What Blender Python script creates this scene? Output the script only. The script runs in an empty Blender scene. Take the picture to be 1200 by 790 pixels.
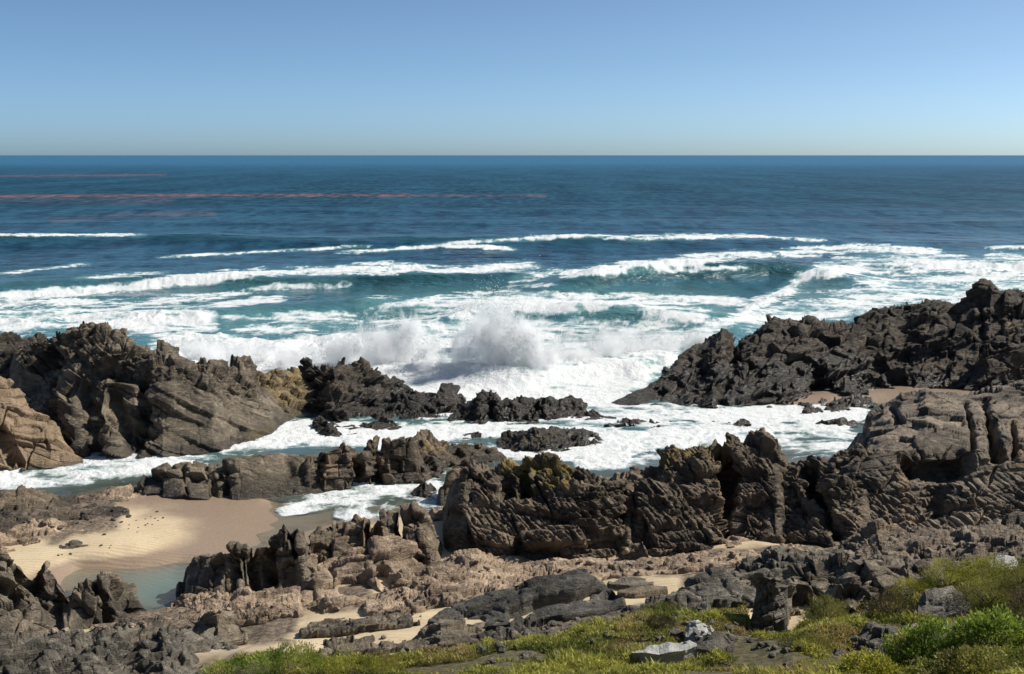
import bpy, math
import numpy as np

# ------------------------------------------------------------------ camera, sky, sun, exposure
SC = bpy.context.scene
COL = SC.collection
H_CAM = 15.0
F_PX = 1348.0                       # focal length in photo pixels (1200 wide)
PITCH = math.atan(213.0 / F_PX)     # horizon sits 213 px above the centre
cam_data = bpy.data.cameras.new('camera')
cam_data.sensor_width = 36.0
cam_data.lens = 36.0 * F_PX / 1200.0
cam_data.clip_start = 0.5
cam_data.clip_end = 200000.0
cam = bpy.data.objects.new('camera', cam_data)
COL.objects.link(cam)
cam.location = (0, 0, H_CAM)
cam.rotation_euler = (math.pi / 2 - PITCH, 0, 0)
SC.camera = cam

SUN_EL, SUN_AZ = math.radians(45), math.radians(74)   # azimuth measured from +Y (out to sea) towards +X (right)
world = bpy.data.worlds.new('World')
SC.world = world
world.use_nodes = True
wn = world.node_tree
for n in list(wn.nodes):
    wn.nodes.remove(n)
sky = wn.nodes.new('ShaderNodeTexSky')
sky.sky_type = 'NISHITA'
sky.sun_disc = False
sky.sun_elevation = SUN_EL
sky.sun_rotation = SUN_AZ
sky.altitude = 500
sky.air_density = 0.33
sky.dust_density = 1.4
sky.ozone_density = 1.55
bg = wn.nodes.new('ShaderNodeBackground')
bg.inputs['Strength'].default_value = 0.141
wo = wn.nodes.new('ShaderNodeOutputWorld')
tint = wn.nodes.new('ShaderNodeMix')          # slight cool cast of the photograph's white balance
tint.data_type = 'RGBA'; tint.blend_type = 'MULTIPLY'; tint.inputs[0].default_value = 1.0
tint.inputs[7].default_value = (0.855, 1.045, 1.02, 1)
wn.links.new(sky.outputs[0], tint.inputs[6])
wn.links.new(tint.outputs[2], bg.inputs[0])
wn.links.new(bg.outputs[0], wo.inputs[0])

sl = bpy.data.lights.new('sun', 'SUN')
sl.energy = 5.0
sl.angle = math.radians(0.53)
sl.color = (1.0, 0.93, 0.82)
so = bpy.data.objects.new('sun', sl)
COL.objects.link(so)
so.rotation_euler = (math.pi / 2 - SUN_EL, 0, math.pi - SUN_AZ)
so.location = (40, 20, 60)

SC.view_settings.view_transform = 'Standard'
SC.view_settings.look = 'None'
SC.view_settings.exposure = 0.14
SC.view_settings.gamma = 1.0
SC.view_settings.use_curve_mapping = False
SC.render.engine = 'CYCLES'
SC.cycles.use_denoising = True
SC.cycles.max_bounces = 12
SC.cycles.transparent_max_bounces = 16
SC.cycles.volume_bounces = 12
SC.cycles.volume_step_rate = 0.6

# ------------------------------------------------------------------ photograph pixel <-> world
CP, SP = math.cos(PITCH), math.sin(PITCH)


def ray(px, py):
    px = np.asarray(px, float); py = np.asarray(py, float)
    cx = (px - 600.0) / F_PX
    cy = (395.0 - py) / F_PX
    return cx, CP + cy * SP, -SP + cy * CP


def at_z(px, py, z):
    dx, dy, dz = ray(px, py)
    t = (z - H_CAM) / dz
    return np.stack([dx * t, dy * t, np.broadcast_to(z, np.shape(t)) + 0 * t], -1)


def at_y(px, py, y):
    dx, dy, dz = ray(px, py)
    t = y / dy
    return np.stack([dx * t, dy * t, H_CAM + dz * t], -1)


def project(P):
    x, y, z = P[..., 0], P[..., 1], P[..., 2] - H_CAM
    d = y * CP - z * SP
    v = y * SP + z * CP
    return 600 + F_PX * x / d, 395 - F_PX * v / d


def poly(pts, x):
    a = np.array(sorted(pts), float)
    return np.interp(x, a[:, 0], a[:, 1])


def sstep(a, b, x):
    t = np.clip((x - a) / (b - a), 0, 1)
    return t * t * (3 - 2 * t)


# ------------------------------------------------------------------ noise
def hsh(i, j=0, k=0, s=0):
    i = np.asarray(i).astype(np.int64); j = np.asarray(j).astype(np.int64); k = np.asarray(k).astype(np.int64)
    h = (i * 374761393 + j * 668265263 + k * 2147483647 + s * 1274126177) & 0xFFFFFFFF
    h = ((h ^ (h >> 13)) * 1274126177) & 0xFFFFFFFF
    h = ((h ^ (h >> 16)) * 2246822519) & 0xFFFFFFFF
    h = h ^ (h >> 15)
    return (h & 0xFFFFFF) / float(0x1000000)


def vnoise(x, y, z, s=0):
    xi, yi, zi = np.floor(x), np.floor(y), np.floor(z)
    fx, fy, fz = x - xi, y - yi, z - zi
    ux = fx * fx * fx * (fx * (fx * 6 - 15) + 10)
    uy = fy * fy * fy * (fy * (fy * 6 - 15) + 10)
    uz = fz * fz * fz * (fz * (fz * 6 - 15) + 10)
    out = 0
    for a in (0, 1):
        wa = ux if a else 1 - ux
        for b in (0, 1):
            wb = uy if b else 1 - uy
            for c in (0, 1):
                wc = uz if c else 1 - uz
                out = out + wa * wb * wc * hsh(xi + a, yi + b, zi + c, s)
    return out * 2 - 1


def fbm(P, scale, octs=4, s=0, gain=0.5, lac=2.03):
    x, y, z = P[..., 0] * scale, P[..., 1] * scale, P[..., 2] * scale
    a, tot, out = 1.0, 0.0, 0
    for o in range(octs):
        out = out + a * vnoise(x + 17.3 * o, y - 9.1 * o, z + 5.7 * o, s + o)
        tot += a
        a *= gain
        x, y, z = x * lac, y * lac, z * lac
    return out / tot


def ridged(P, scale, octs=4, s=0, gain=0.5):
    x, y, z = P[..., 0] * scale, P[..., 1] * scale, P[..., 2] * scale
    a, tot, out = 1.0, 0.0, 0
    for o in range(octs):
        out = out + a * (1 - np.abs(vnoise(x + 11.3 * o, y - 7.1 * o, z + 3.7 * o, s + o)) * 1.6)
        tot += a
        a *= gain
        x, y, z = x * 2.07, y * 2.07, z * 2.07
    return out / tot


def frame(dip, strike):
    """rows: along strike, down dip, bedding normal (degrees)"""
    d, k = math.radians(dip), math.radians(strike)
    a = np.array([math.cos(k), math.sin(k), 0])
    n = np.array([-math.sin(k) * math.sin(d), math.cos(k) * math.sin(d), math.cos(d)])
    return np.stack([a, np.cross(n, a), n])


def blocks(P, R, t, sx, sy, skew=0.0, s=0, layer=0.5, cell=0.5, gap=0.6, rnd=0.35, warp=0.35, wscale=0.5, tilt=0.8, tone=None):
    q = P @ R.T
    w = fbm(P, wscale / t, 2, s + 50)
    w2 = fbm(P, wscale / sx, 2, s + 60)
    z = q[..., 2] / t + warp * w
    z = z + 0.32 * np.sin(z * 1.7 + s) + 0.2 * np.sin(z * 0.61 + 2 * s)
    i = np.floor(z); fz = z - i
    rl = hsh(i, 3, 7, s)
    x = (q[..., 0] + skew * q[..., 2]) / (sx * (0.7 + 0.7 * hsh(i, 9, 1, s))) + 31 * rl + warp * w2
    x = x + 0.3 * np.sin(x * 1.3 + 5 * rl)
    j = np.floor(x); fx = x - j
    y = q[..., 1] / sy + 13 * hsh(i, j, 5, s) + warp * w2
    k = np.floor(y); fy = y - k

    def r(f):
        e = np.clip(np.minimum(f, 1 - f) * 2 / rnd, 0, 1)
        return 1 - (1 - e) ** 2
    g = r(fz) * r(fx) * r(fy)
    if tone is not None:
        tone += 0.6 * (hsh(i, j, k, s + 33) - 0.5) + 0.5 * (hsh(i, 4, 4, s + 34) - 0.5)
    tl = (fx - 0.5) * (hsh(i, j, k, s + 21) - 0.5) + (fy - 0.5) * (hsh(i, j, k, s + 22) - 0.5) + (fz - 0.5) * (hsh(i, j, k, s + 23) - 0.5)
    return layer * (rl - 0.5) + cell * (hsh(i, j, k, s + 9) - 0.5) + cell * 2 * tilt * tl - gap * (1 - g)


# ------------------------------------------------------------------ mesh helpers
def mk_mesh(name, V, F, mat=None, attrs=None, smooth=True):
    V = np.ascontiguousarray(V.reshape(-1, 3), dtype=np.float32)
    F = np.ascontiguousarray(F, dtype=np.int32)
    m = bpy.data.meshes.new(name)
    n = F.shape[1]
    m.vertices.add(len(V)); m.vertices.foreach_set('co', V.ravel())
    m.loops.add(F.size); m.loops.foreach_set('vertex_index', F.ravel())
    m.polygons.add(len(F))
    m.polygons.foreach_set('loop_start', np.arange(0, F.size, n, dtype=np.int32))
    m.polygons.foreach_set('loop_total', np.full(len(F), n, dtype=np.int32))
    m.update(calc_edges=True)
    if smooth:
        m.polygons.foreach_set('use_smooth', np.ones(len(F), dtype=bool))
    for k, a in (attrs or {}).items():
        at = m.attributes.new(k, 'FLOAT', 'POINT')
        at.data.foreach_set('value', np.ascontiguousarray(a, dtype=np.float32).ravel())
    if mat:
        m.materials.append(mat)
    return m


def link(name, mesh, loc=(0, 0, 0), label=None, cat=None, group=None, kind=None, parent=None):
    o = bpy.data.objects.new(name, mesh)
    COL.objects.link(o)
    o.location = loc
    tag(o, label, cat, group, kind)
    if parent:
        o.parent = parent
    return o


def tag(o, label=None, cat=None, group=None, kind=None):
    if label: o['label'] = label
    if cat: o['category'] = cat
    if group: o['group'] = group
    if kind: o['kind'] = kind


def grid_faces(nu, nv):
    i = np.arange(nu * nv).reshape(nu, nv)
    return np.stack([i[:-1, :-1], i[1:, :-1], i[1:, 1:], i[:-1, 1:]], -1).reshape(-1, 4)


# ------------------------------------------------------------------ materials
def nodes(name):
    m = bpy.data.materials.new(name)
    m.use_nodes = True
    nt = m.node_tree
    for n in list(nt.nodes):
        nt.nodes.remove(n)
    return m, nt


class N:
    """tiny node-graph helper"""
    def __init__(self, nt):
        self.nt = nt

    def add(self, t, ins=None, **kw):
        n = self.nt.nodes.new(t)
        for k, v in kw.items():
            setattr(n, k, v)
        for k, v in (ins or {}).items():
            if hasattr(v, 'is_linked') or isinstance(v, bpy.types.NodeSocket):
                self.nt.links.new(v, n.inputs[k])
            else:
                n.inputs[k].default_value = v
        return n

    def math(self, op, a, b=0.0, clamp=False):
        return self.add('ShaderNodeMath', {0: a, 1: b}, operation=op, use_clamp=clamp).outputs[0]

    def mix(self, f, a, b):
        n = self.add('ShaderNodeMix', data_type='RGBA')
        for sock, v in ((n.inputs[0], f), (n.inputs[6], a), (n.inputs[7], b)):
            if isinstance(v, bpy.types.NodeSocket):
                self.nt.links.new(v, sock)
            else:
                sock.default_value = v if isinstance(v, (int, float)) else (*v[:3], 1)
        return n.outputs[2]

    def ramp(self, f, a, b):
        n = self.add('ShaderNodeMapRange', {0: f, 1: a, 2: b}, interpolation_type='SMOOTHSTEP')
        return n.outputs[0]

    def noise(self, vec, scale, detail=4, rough=0.55, dist=0.0):
        return self.add('ShaderNodeTexNoise', {'Vector': vec, 'Scale': scale, 'Detail': detail, 'Roughness': rough, 'Distortion': dist}).outputs[0]

    def attr(self, name):
        return self.add('ShaderNodeAttribute', attribute_name=name).outputs['Fac']


def rock_material(name, dark, mid, light, tan=(0.33, 0.235, 0.145), lichen=(0.27, 0.195, 0.05), lich_amt=0.35, wet_z=1.0, rough=0.82, strat=(0, 0, 0), sscale=7.0):
    m, nt = nodes(name)
    g = N(nt)
    geo = g.add('ShaderNodeNewGeometry')
    pos = geo.outputs['Position']
    n1 = g.noise(pos, 0.55, 6, 0.62)
    n2 = g.noise(pos, 3.3, 6, 0.68)
    n3 = g.noise(pos, 17.0, 4, 0.65)
    mp = g.add('ShaderNodeMapping', {'Vector': pos, 'Rotation': strat, 'Scale': (0.25, 0.25, 1.6)}).outputs[0]
    nb = g.noise(mp, sscale, 5, 0.65, 0.4)
    c = g.mix(g.ramp(n1, 0.36, 0.62), dark, mid)
    c = g.mix(g.math('MULTIPLY', g.ramp(n2, 0.5, 0.74), 0.75), c, light)
    c = g.mix(g.math('MULTIPLY', g.ramp(nb, 0.52, 0.7), 0.45), c, light)
    c = g.mix(g.math('MULTIPLY', g.ramp(n3, 0.52, 0.36), 0.4), c, dark)
    tn = g.math('ADD', 1.0, g.attr('tone'))
    c = g.add('ShaderNodeVectorMath', {0: c, 3: tn}, operation='SCALE').outputs[0]
    ta = g.attr('tan')
    tf = g.ramp(g.math('ADD', ta, g.math('MULTIPLY', g.math('SUBTRACT', n2, 0.5), 1.1)), 0.35, 0.62)
    tcol = g.mix(g.ramp(n3, 0.4, 0.65), tuple(v * 0.62 for v in tan), tan)
    c = g.mix(tf, c, tcol)
    la = g.attr('lichen')
    lf = g.ramp(g.math('ADD', la, g.math('MULTIPLY', g.math('SUBTRACT', n2, 0.5), 1.6)), 0.45, 0.8)
    c = g.mix(g.math('MULTIPLY', lf, lich_amt * 2), c, lichen)
    z = g.add('ShaderNodeSeparateXYZ', {0: pos}).outputs[2]
    wz = g.math('ADD', z, g.math('MULTIPLY', g.math('SUBTRACT', n1, 0.5), 1.2))
    wet = g.ramp(wz, wet_z, wet_z * 0.25)
    wat = g.attr('wet')
    wet = g.math('MAXIMUM', wet, g.ramp(g.math('ADD', wat, g.math('MULTIPLY', g.math('SUBTRACT', n2, 0.5), 1.0)), 0.35, 0.7))
    c = g.mix(g.math('MULTIPLY', wet, 0.6), c, tuple(v * 0.35 for v in dark))
    bh = g.math('ADD', g.math('MULTIPLY', n3, 0.5), g.math('ADD', g.math('MULTIPLY', n2, 0.6), g.math('MULTIPLY', nb, 0.9)))
    bump = g.add('ShaderNodeBump', {'Height': bh, 'Strength': 1.0, 'Distance': 0.14}).outputs[0]
    ro = g.add('ShaderNodeMapRange', {0: wet, 3: rough, 4: 0.30}).outputs[0]
    b = g.add('ShaderNodeBsdfPrincipled', {'Base Color': c, 'Roughness': ro, 'Normal': bump, 'Specular IOR Level': 0.4})
    o = g.add('ShaderNodeOutputMaterial', {0: b.outputs[0]})
    return m


M_DARK = rock_material('dark_rock', (0.058, 0.047, 0.034), (0.185, 0.150, 0.107), (0.42, 0.345, 0.25), strat=(0.25, 0.3, 0))
M_BLACK = rock_material('black_wet_rock', (0.022, 0.018, 0.014), (0.075, 0.060, 0.045), (0.22, 0.175, 0.127), wet_z=1.6)
M_BROWN = rock_material('brown_rock', (0.060, 0.046, 0.033), (0.195, 0.148, 0.102), (0.44, 0.345, 0.24), strat=(0.3, 0.1, 0))
M_TAN = rock_material('tan_rock', (0.17, 0.120, 0.082), (0.40, 0.295, 0.205), (0.66, 0.52, 0.385), wet_z=0.3, lich_amt=0.0)
M_GREY = rock_material('grey_rock', (0.052, 0.046, 0.037), (0.150, 0.132, 0.105), (0.34, 0.30, 0.245), wet_z=0.2, lich_amt=0.1)
M_SLAB = rock_material('brown_slab_rock', (0.085, 0.069, 0.053), (0.23, 0.182, 0.135), (0.41, 0.33, 0.245), strat=(0.3, 0.1, 0))
M_CHAR = rock_material('charcoal_rock', (0.028, 0.025, 0.021), (0.082, 0.075, 0.063), (0.22, 0.20, 0.168), wet_z=0.2, lich_amt=0.1)
M_PALE = rock_material('pale_stone', (0.30, 0.295, 0.275), (0.50, 0.49, 0.46), (0.70, 0.69, 0.65), wet_z=0.1, lich_amt=0.0)
# ------------------------------------------------------------------ rock outcrops
def segdist(px, py, pts, ax=1.0, ay=1.0):
    d = np.full(px.shape, 1e9)
    p = np.array(pts, float)
    if len(p) == 1:
        return np.hypot((px - p[0, 0]) / ax, (py - p[0, 1]) / ay)
    for (x0, y0), (x1, y1) in zip(p[:-1], p[1:]):
        vx, vy = (x1 - x0) / ax, (y1 - y0) / ay
        wx, wy = (px - x0) / ax, (py - y0) / ay
        t = np.clip((wx * vx + wy * vy) / (vx * vx + vy * vy + 1e-9), 0, 1)
        d = np.minimum(d, np.hypot(wx - t * vx, wy - t * vy))
    return d


def zb_of(spec, px):
    z = spec['zb']
    return poly(z, px) if isinstance(z, (list, tuple)) else np.full(np.shape(px), float(z))


def loft(spec):
    base = spec['base']
    rows = spec['rows']
    x0 = base[0][0]; x1 = base[-1][0]
    px = np.arange(x0, x1 + 0.01, spec.get('step', 1.0))
    nu = len(px)
    sd = spec.get('seed', 1)
    zb = zb_of(spec, px)
    yb = poly(base, px)
    ys = [yb]
    for pl, off in rows:
        ys.append(np.minimum(poly(pl, px), ys[-1] - 0.3))
    hp = yb - ys[-1]
    sc = np.clip(hp / (spec.get('href', 0.55) * hp.max()), 0.12, 1)
    B = at_z(px, yb, zb)
    Yb = B[:, 1]
    R = [np.stack([B[:, 0], Yb - 0.1, zb - 1.0], -1), B]
    nv = [6]
    for i, (pl, off) in enumerate(rows):
        R.append(at_y(px, ys[i + 1], Yb + off * sc))
        nv.append(int(max(5, math.ceil(np.max(ys[i] - ys[i + 1]) * spec.get('vres', 1.25)))))
    T = R[-1]
    bk = spec.get('back', 4.0)
    out = []
    bul = spec.get('bulge', 1.35)
    for i in range(len(R) - 1):
        a, b = R[i], R[i + 1]
        n = nv[i]
        t = np.linspace(0, 1, n, endpoint=False)[None, :, None]
        e = bul if i >= 1 else 1.0
        ft = np.concatenate([t, t, 1 - (1 - t) ** e], -1)
        out.append(a[:, None, :] + (b - a)[:, None, :] * ft)
    nb = spec.get('nback', 30)
    t = np.linspace(0, 1, nb)[None, :]
    Yk = T[:, 1][:, None] + (bk * sc)[:, None] * t
    zk = T[:, 2][:, None] + ((zb - 1.2 - T[:, 2])[:, None]) * t ** spec.get('bexp', 1.7)
    Xk = T[:, 0][:, None] * (Yk / T[:, 1][:, None])
    out.append(np.stack([Xk, Yk, zk], -1))
    P = np.concatenate(out, 1)
    # rounded ends
    nc = 9
    pxm = Yb / F_PX
    capw = spec.get('cap', 0.5)
    for side in (0, 1):
        e = P[0] if side == 0 else P[-1]
        lo = (zb[0] if side == 0 else zb[-1]) - 1.2
        hgt = max(0.3, e[:, 2].max() - lo - 1.0)
        w = capw * min(1.0, hgt)
        cols = []
        for c in range(1, nc + 1):
            tt = c / nc
            q = e.copy()
            q[:, 0] += (w * math.sin(tt * math.pi / 2)) * (-1 if side == 0 else 1) * 1.0
            k = max(0.0, 1 - tt ** 2.2)
            q[:, 2] = lo + (e[:, 2] - lo) * k
            ym = e[:, 1].mean()
            q[:, 1] = ym + (e[:, 1] - ym) * (0.55 + 0.45 * k)
            cols.append(q)
        cols = np.stack(cols)
        P = np.concatenate([cols[::-1], P], 0) if side == 0 else np.concatenate([P, cols], 0)
    scf = np.concatenate([np.full(nc, sc[0]), sc, np.full(nc, sc[-1])])
    # low frequency shape
    ppx, ppy = project(P)
    amp = spec.get('amp', 1.0)
    ends = np.clip(scf * 1.3, 0.25, 1)
    rampe = np.concatenate([np.linspace(0.05, 0.4, nc), np.linspace(0.4, 1.0, 14)])[:max(1, len(ends) // 2)]
    ends[:len(rampe)] *= rampe; ends[-len(rampe):] *= rampe[::-1]
    ends = ends[:, None]

    def normals(P):
        n = np.cross(np.gradient(P, axis=0), np.gradient(P, axis=1))
        for _ in range(24):
            for axn in (0, 1):
                n = (n + np.roll(n, 1, axn) + np.roll(n, -1, axn))
                n[[0, -1]] = n[[1, -2]]; n[:, [0, -1]] = n[:, [1, -2]]
            n /= np.linalg.norm(n, axis=-1, keepdims=True) + 1e-9
        return n
    nrm = normals(P)
    d = 0.7 * spec.get('low', 0.5) * fbm(P, spec.get('lows', 0.35), 3, sd)
    for pts, w, dep in spec.get('groove', ()):
        wob = 2.5 * fbm(P, 0.9, 2, sd + 5)
        q = segdist(ppx + wob, ppy + wob, pts)
        d = d - dep * np.exp(-(q / w) ** 4) if w > 8 else d - dep * np.exp(-(q / w) ** 2)
    for pts, w, dep in spec.get('bump', ()):
        d = d + dep * np.exp(-(segdist(ppx, ppy, pts) / w) ** 2)
    P = P + nrm * (d * ends)[..., None]
    nrm = normals(P)
    d = 0
    tone = np.zeros(P.shape[:2])
    for k, bl in enumerate(spec.get('blocks', ())):
        b = dict(bl)
        fr = frame(b.pop('dip'), b.pop('strike'))
        mk = b.pop('mask', None)
        dd = blocks(P, fr, s=sd * 7 + k * 31, tone=tone, **b)
        if mk:
            pts, w, keep = mk
            m = np.exp(-(segdist(ppx, ppy, pts) / w) ** 4)
            dd = dd * (m if keep else 1 - m)
        d = d + dd
    d = d + 0.6 * spec.get('rough', 0.10) * fbm(P, 2.2, 4, sd + 3, gain=0.6) + spec.get('ridge', 0.0) * ridged(P, 0.8, 4, sd + 4)
    d = d - np.percentile(d, 82)
    P = P + nrm * (amp * d * ends)[..., None]
    # colour attributes (real changes of rock: pale fresh stone, lichen, wetted foot)
    at = {'tone': 0.42 * np.clip(tone, -0.9, 0.9)}
    for key in ('tan', 'lichen', 'wet'):
        a = np.full(P.shape[:2], float(spec.get(key + '0', 0.0)))
        for pts, w, st in spec.get(key, ()):
            a = np.maximum(a, st * np.exp(-(segdist(ppx, ppy, pts) / w) ** 2))
        at[key] = a
    org = np.array([P[..., 0].mean(), B[:, 1].mean(), zb.mean()])
    F = grid_faces(P.shape[0], P.shape[1])
    m = mk_mesh(spec['name'], P - org, F, spec['mat'], at, smooth=spec.get('smooth', False))
    o = link(spec['name'], m, org, spec['label'], spec.get('cat', 'rock'), spec.get('group'))
    return o


ROCKS = []


def rock(name, label, mat, base, rows, zb=0.2, **kw):
    ROCKS.append(dict(name=name, label=label, mat=mat, base=base, rows=rows, zb=zb, seed=len(ROCKS) + 1, **kw))


RIBS = [dict(dip=12, strike=8, t=0.46, sx=0.23, sy=1.1, skew=0.8, layer=0.26, cell=0.13, gap=0.11, rnd=0.38, warp=0.45, wscale=0.25),
        dict(dip=12, strike=8, t=1.6, sx=1.9, sy=2.0, skew=0.3, layer=0.35, cell=0.5, gap=0.22, rnd=0.08, warp=0.2, tilt=1.0),
        dict(dip=12, strike=8, t=0.17, sx=0.14, sy=0.4, skew=0.8, layer=0.07, cell=0.06, gap=0.05, rnd=0.3, warp=0.4)]
SLAB = [dict(dip=26, strike=-62, t=0.36, sx=2.2, sy=1.6, layer=0.20, cell=0.18, gap=0.07, rnd=0.16, warp=0.22),
        dict(dip=26, strike=-62, t=1.9, sx=2.6, sy=2.4, layer=0.45, cell=0.8, gap=0.25, rnd=0.06, warp=0.2, tilt=1.0)]
KNOB = [dict(dip=35, strike=30, t=0.75, sx=1.1, sy=0.9, skew=0.3, layer=0.28, cell=0.5, gap=0.14, rnd=0.12, warp=0.22, tilt=1.0),
        dict(dip=35, strike=30, t=0.26, sx=0.40, sy=0.36, skew=0.3, layer=0.10, cell=0.16, gap=0.05, rnd=0.18, warp=0.25, tilt=1.0)]
COLS = [dict(dip=8, strike=10, t=1.1, sx=0.75, sy=0.9, layer=0.20, cell=0.60, gap=0.30, rnd=0.10, warp=0.15, tilt=0.7),
        dict(dip=8, strike=10, t=0.36, sx=0.45, sy=0.5, layer=0.12, cell=0.16, gap=0.06, rnd=0.18, warp=0.2, tilt=0.9)]
LOWB = [dict(dip=16, strike=14, t=0.24, sx=0.9, sy=0.55, layer=0.20, cell=0.22, gap=0.07, rnd=0.16, warp=0.25, tilt=0.9),
        dict(dip=16, strike=14, t=0.10, sx=0.3, sy=0.22, layer=0.06, cell=0.09, gap=0.03, rnd=0.25, warp=0.25, tilt=0.9)]
SMOO = [dict(dip=26, strike=18, t=0.42, sx=1.9, sy=1.3, layer=0.24, cell=0.20, gap=0.10, rnd=0.3, warp=0.3),
        dict(dip=26, strike=18, t=0.15, sx=0.8, sy=0.6, layer=0.06, cell=0.08, gap=0.03, rnd=0.3, warp=0.3)]
CRAG = [dict(dip=24, strike=50, t=0.95, sx=2.2, sy=1.6, layer=0.50, cell=0.6, gap=0.22, rnd=0.12, warp=0.3, tilt=1.0),
        dict(dip=24, strike=50, t=0.32, sx=0.75, sy=0.55, layer=0.18, cell=0.24, gap=0.07, rnd=0.16, warp=0.3, tilt=1.0)]

# --- far right headland
rock('rock_headland', 'long black wet headland rising to the right edge against the surf', M_BLACK,
     [(716, 476), (760, 474), (800, 474), (835, 478), (900, 473), (985, 463), (1000, 460), (1060, 453), (1130, 455), (1200, 455), (1340, 455)],
     [([(716, 474), (770, 462), (840, 452), (900, 436), (980, 425), (1060, 420), (1130, 412), (1200, 402), (1340, 395)], 3.0),
      ([(716, 472), (740, 459), (770, 443), (800, 422), (820, 410), (838, 394), (846, 391), (855, 398), (862, 408), (875, 396), (892, 380), (905, 375), (930, 374), (955, 373), (972, 384), (985, 380), (1010, 370), (1040, 363), (1062, 362), (1090, 356), (1122, 353), (1140, 341), (1150, 335), (1162, 331), (1172, 338), (1182, 336), (1200, 339), (1340, 350)], 8.0)],
     zb=[(716, 0.0), (900, 0.1), (1000, 0.4), (1340, 0.6)], back=9, low=0.9, lows=0.25, blocks=CRAG, rough=0.16, amp=0.72,
     groove=[([(1030, 425), (1060, 448)], 9, 0.9), ([(860, 412), (845, 470)], 6, 0.5), ([(960, 430), (972, 462)], 5, 0.7), ([(1148, 350), (1150, 385)], 4, 0.6)],
     tan=[([(985, 432), (1000, 448)], 14, 0.4), ([(1070, 425), (1120, 430)], 16, 0.42), ([(1180, 370), (1200, 390)], 14, 0.42)],
     wet=[([(740, 465), (990, 440)], 40, 0.9)])
rock('rock_fin', 'dark upright fin of rock beside the sandy pool at the right edge', M_BLACK,
     [(1130, 456), (1165, 458), (1215, 457)],
     [([(1130, 454), (1142, 436), (1150, 414), (1156, 403), (1166, 408), (1185, 402), (1215, 405)], 1.8)],
     zb=0.6, back=3, blocks=CRAG, amp=0.5)
rock('rock_fin', 'small dark triangular rock standing in the wet basin below the headland', M_BLACK,
     [(986, 459), (1000, 460), (1018, 460)], [([(986, 452), (989, 440), (996, 442), (1006, 451), (1018, 458)], 1.0)],
     zb=0.5, back=1.5, blocks=KNOB, amp=0.35, low=0.1, cap=0.2)

# --- left headland
rock('rock_headland', 'big dark headland at left with bulging columns and a knobbly crest', M_DARK,
     [(22, 505), (45, 513), (85, 530), (120, 537), (150, 536), (190, 537), (250, 530), (290, 520), (320, 508), (334, 495), (345, 490)],
     [([(22, 440), (60, 452), (90, 452), (130, 462), (165, 462), (200, 452), (250, 462), (300, 470), (334, 488), (345, 488)], 3.6),
      ([(22, 425), (60, 428), (100, 430), (150, 432), (200, 426), (250, 440), (300, 450), (334, 484), (345, 486)], 5.0),
      ([(22, 412), (36, 402), (45, 396), (60, 386), (75, 385), (95, 383), (100, 380), (117, 381), (122, 379), (132, 380), (140, 385), (150, 384), (156, 394), (175, 402), (198, 405), (205, 415), (220, 421), (250, 426), (270, 428), (287, 429), (300, 442), (334, 482), (345, 485)], 9.0)],
     zb=0.05, back=7, low=0.8, lows=0.3, amp=0.85, blocks=[dict(SLAB[0]), dict(SLAB[1], mask=([(230, 500), (310, 490)], 50, False)),
     dict(KNOB[0], mask=([(30, 405), (130, 395), (200, 415), (290, 435)], 26, True)), dict(KNOB[1], mask=([(30, 405), (130, 395), (200, 415), (290, 435)], 34, True))],
     groove=[([(115, 424), (150, 434), (163, 440)], 10, 1.6), ([(92, 448), (100, 490), (112, 535)], 4.0, 0.7), ([(133, 455), (146, 490), (150, 535)], 4.0, 0.7), ([(165, 450), (168, 480)], 4, 0.6),
             ([(172, 470), (158, 500), (155, 535)], 5, 0.9), ([(60, 432), (55, 470), (75, 520)], 6, 0.9), ([(70, 400), (100, 425)], 4, 0.6), ([(215, 425), (235, 440), (290, 450)], 4, 0.5)],
     bump=[([(78, 470), (92, 520)], 14, 0.5), ([(120, 480), (132, 520)], 13, 0.5)],
     lichen=[([(290, 515), (320, 500)], 10, 0.7), ([(330, 440), (345, 480)], 14, 0.7)])
rock('rock_shelf', 'low black rock behind the left headland with surf draining over it', M_BLACK,
     [(-90, 455), (0, 462), (40, 462), (62, 440)], [([(-90, 400), (0, 393), (20, 392), (50, 394), (62, 400)], 6.0)],
     zb=0.6, back=5, low=0.5, blocks=CRAG, amp=0.6)
rock('rock_outcrop', 'pale tan weathered outcrop at the left edge below the headland', M_TAN,
     [(-90, 560), (0, 553), (30, 550), (60, 548), (96, 540)],
     [([(-90, 480), (0, 488), (20, 490), (60, 512), (82, 528), (96, 537)], 2.2), ([(-90, 430), (0, 440), (14, 444), (24, 456), (40, 480), (62, 505), (84, 526), (96, 535)], 4.5)],
     zb=0.1, back=3, low=0.4, blocks=[dict(SLAB[0], dip=22, strike=-60, t=0.30, layer=0.24, gap=0.10), dict(SLAB[1], layer=0.2, cell=0.5)], rough=0.12, tan0=0.55,
     groove=[([(0, 500), (20, 540)], 5, 0.6)])

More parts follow.
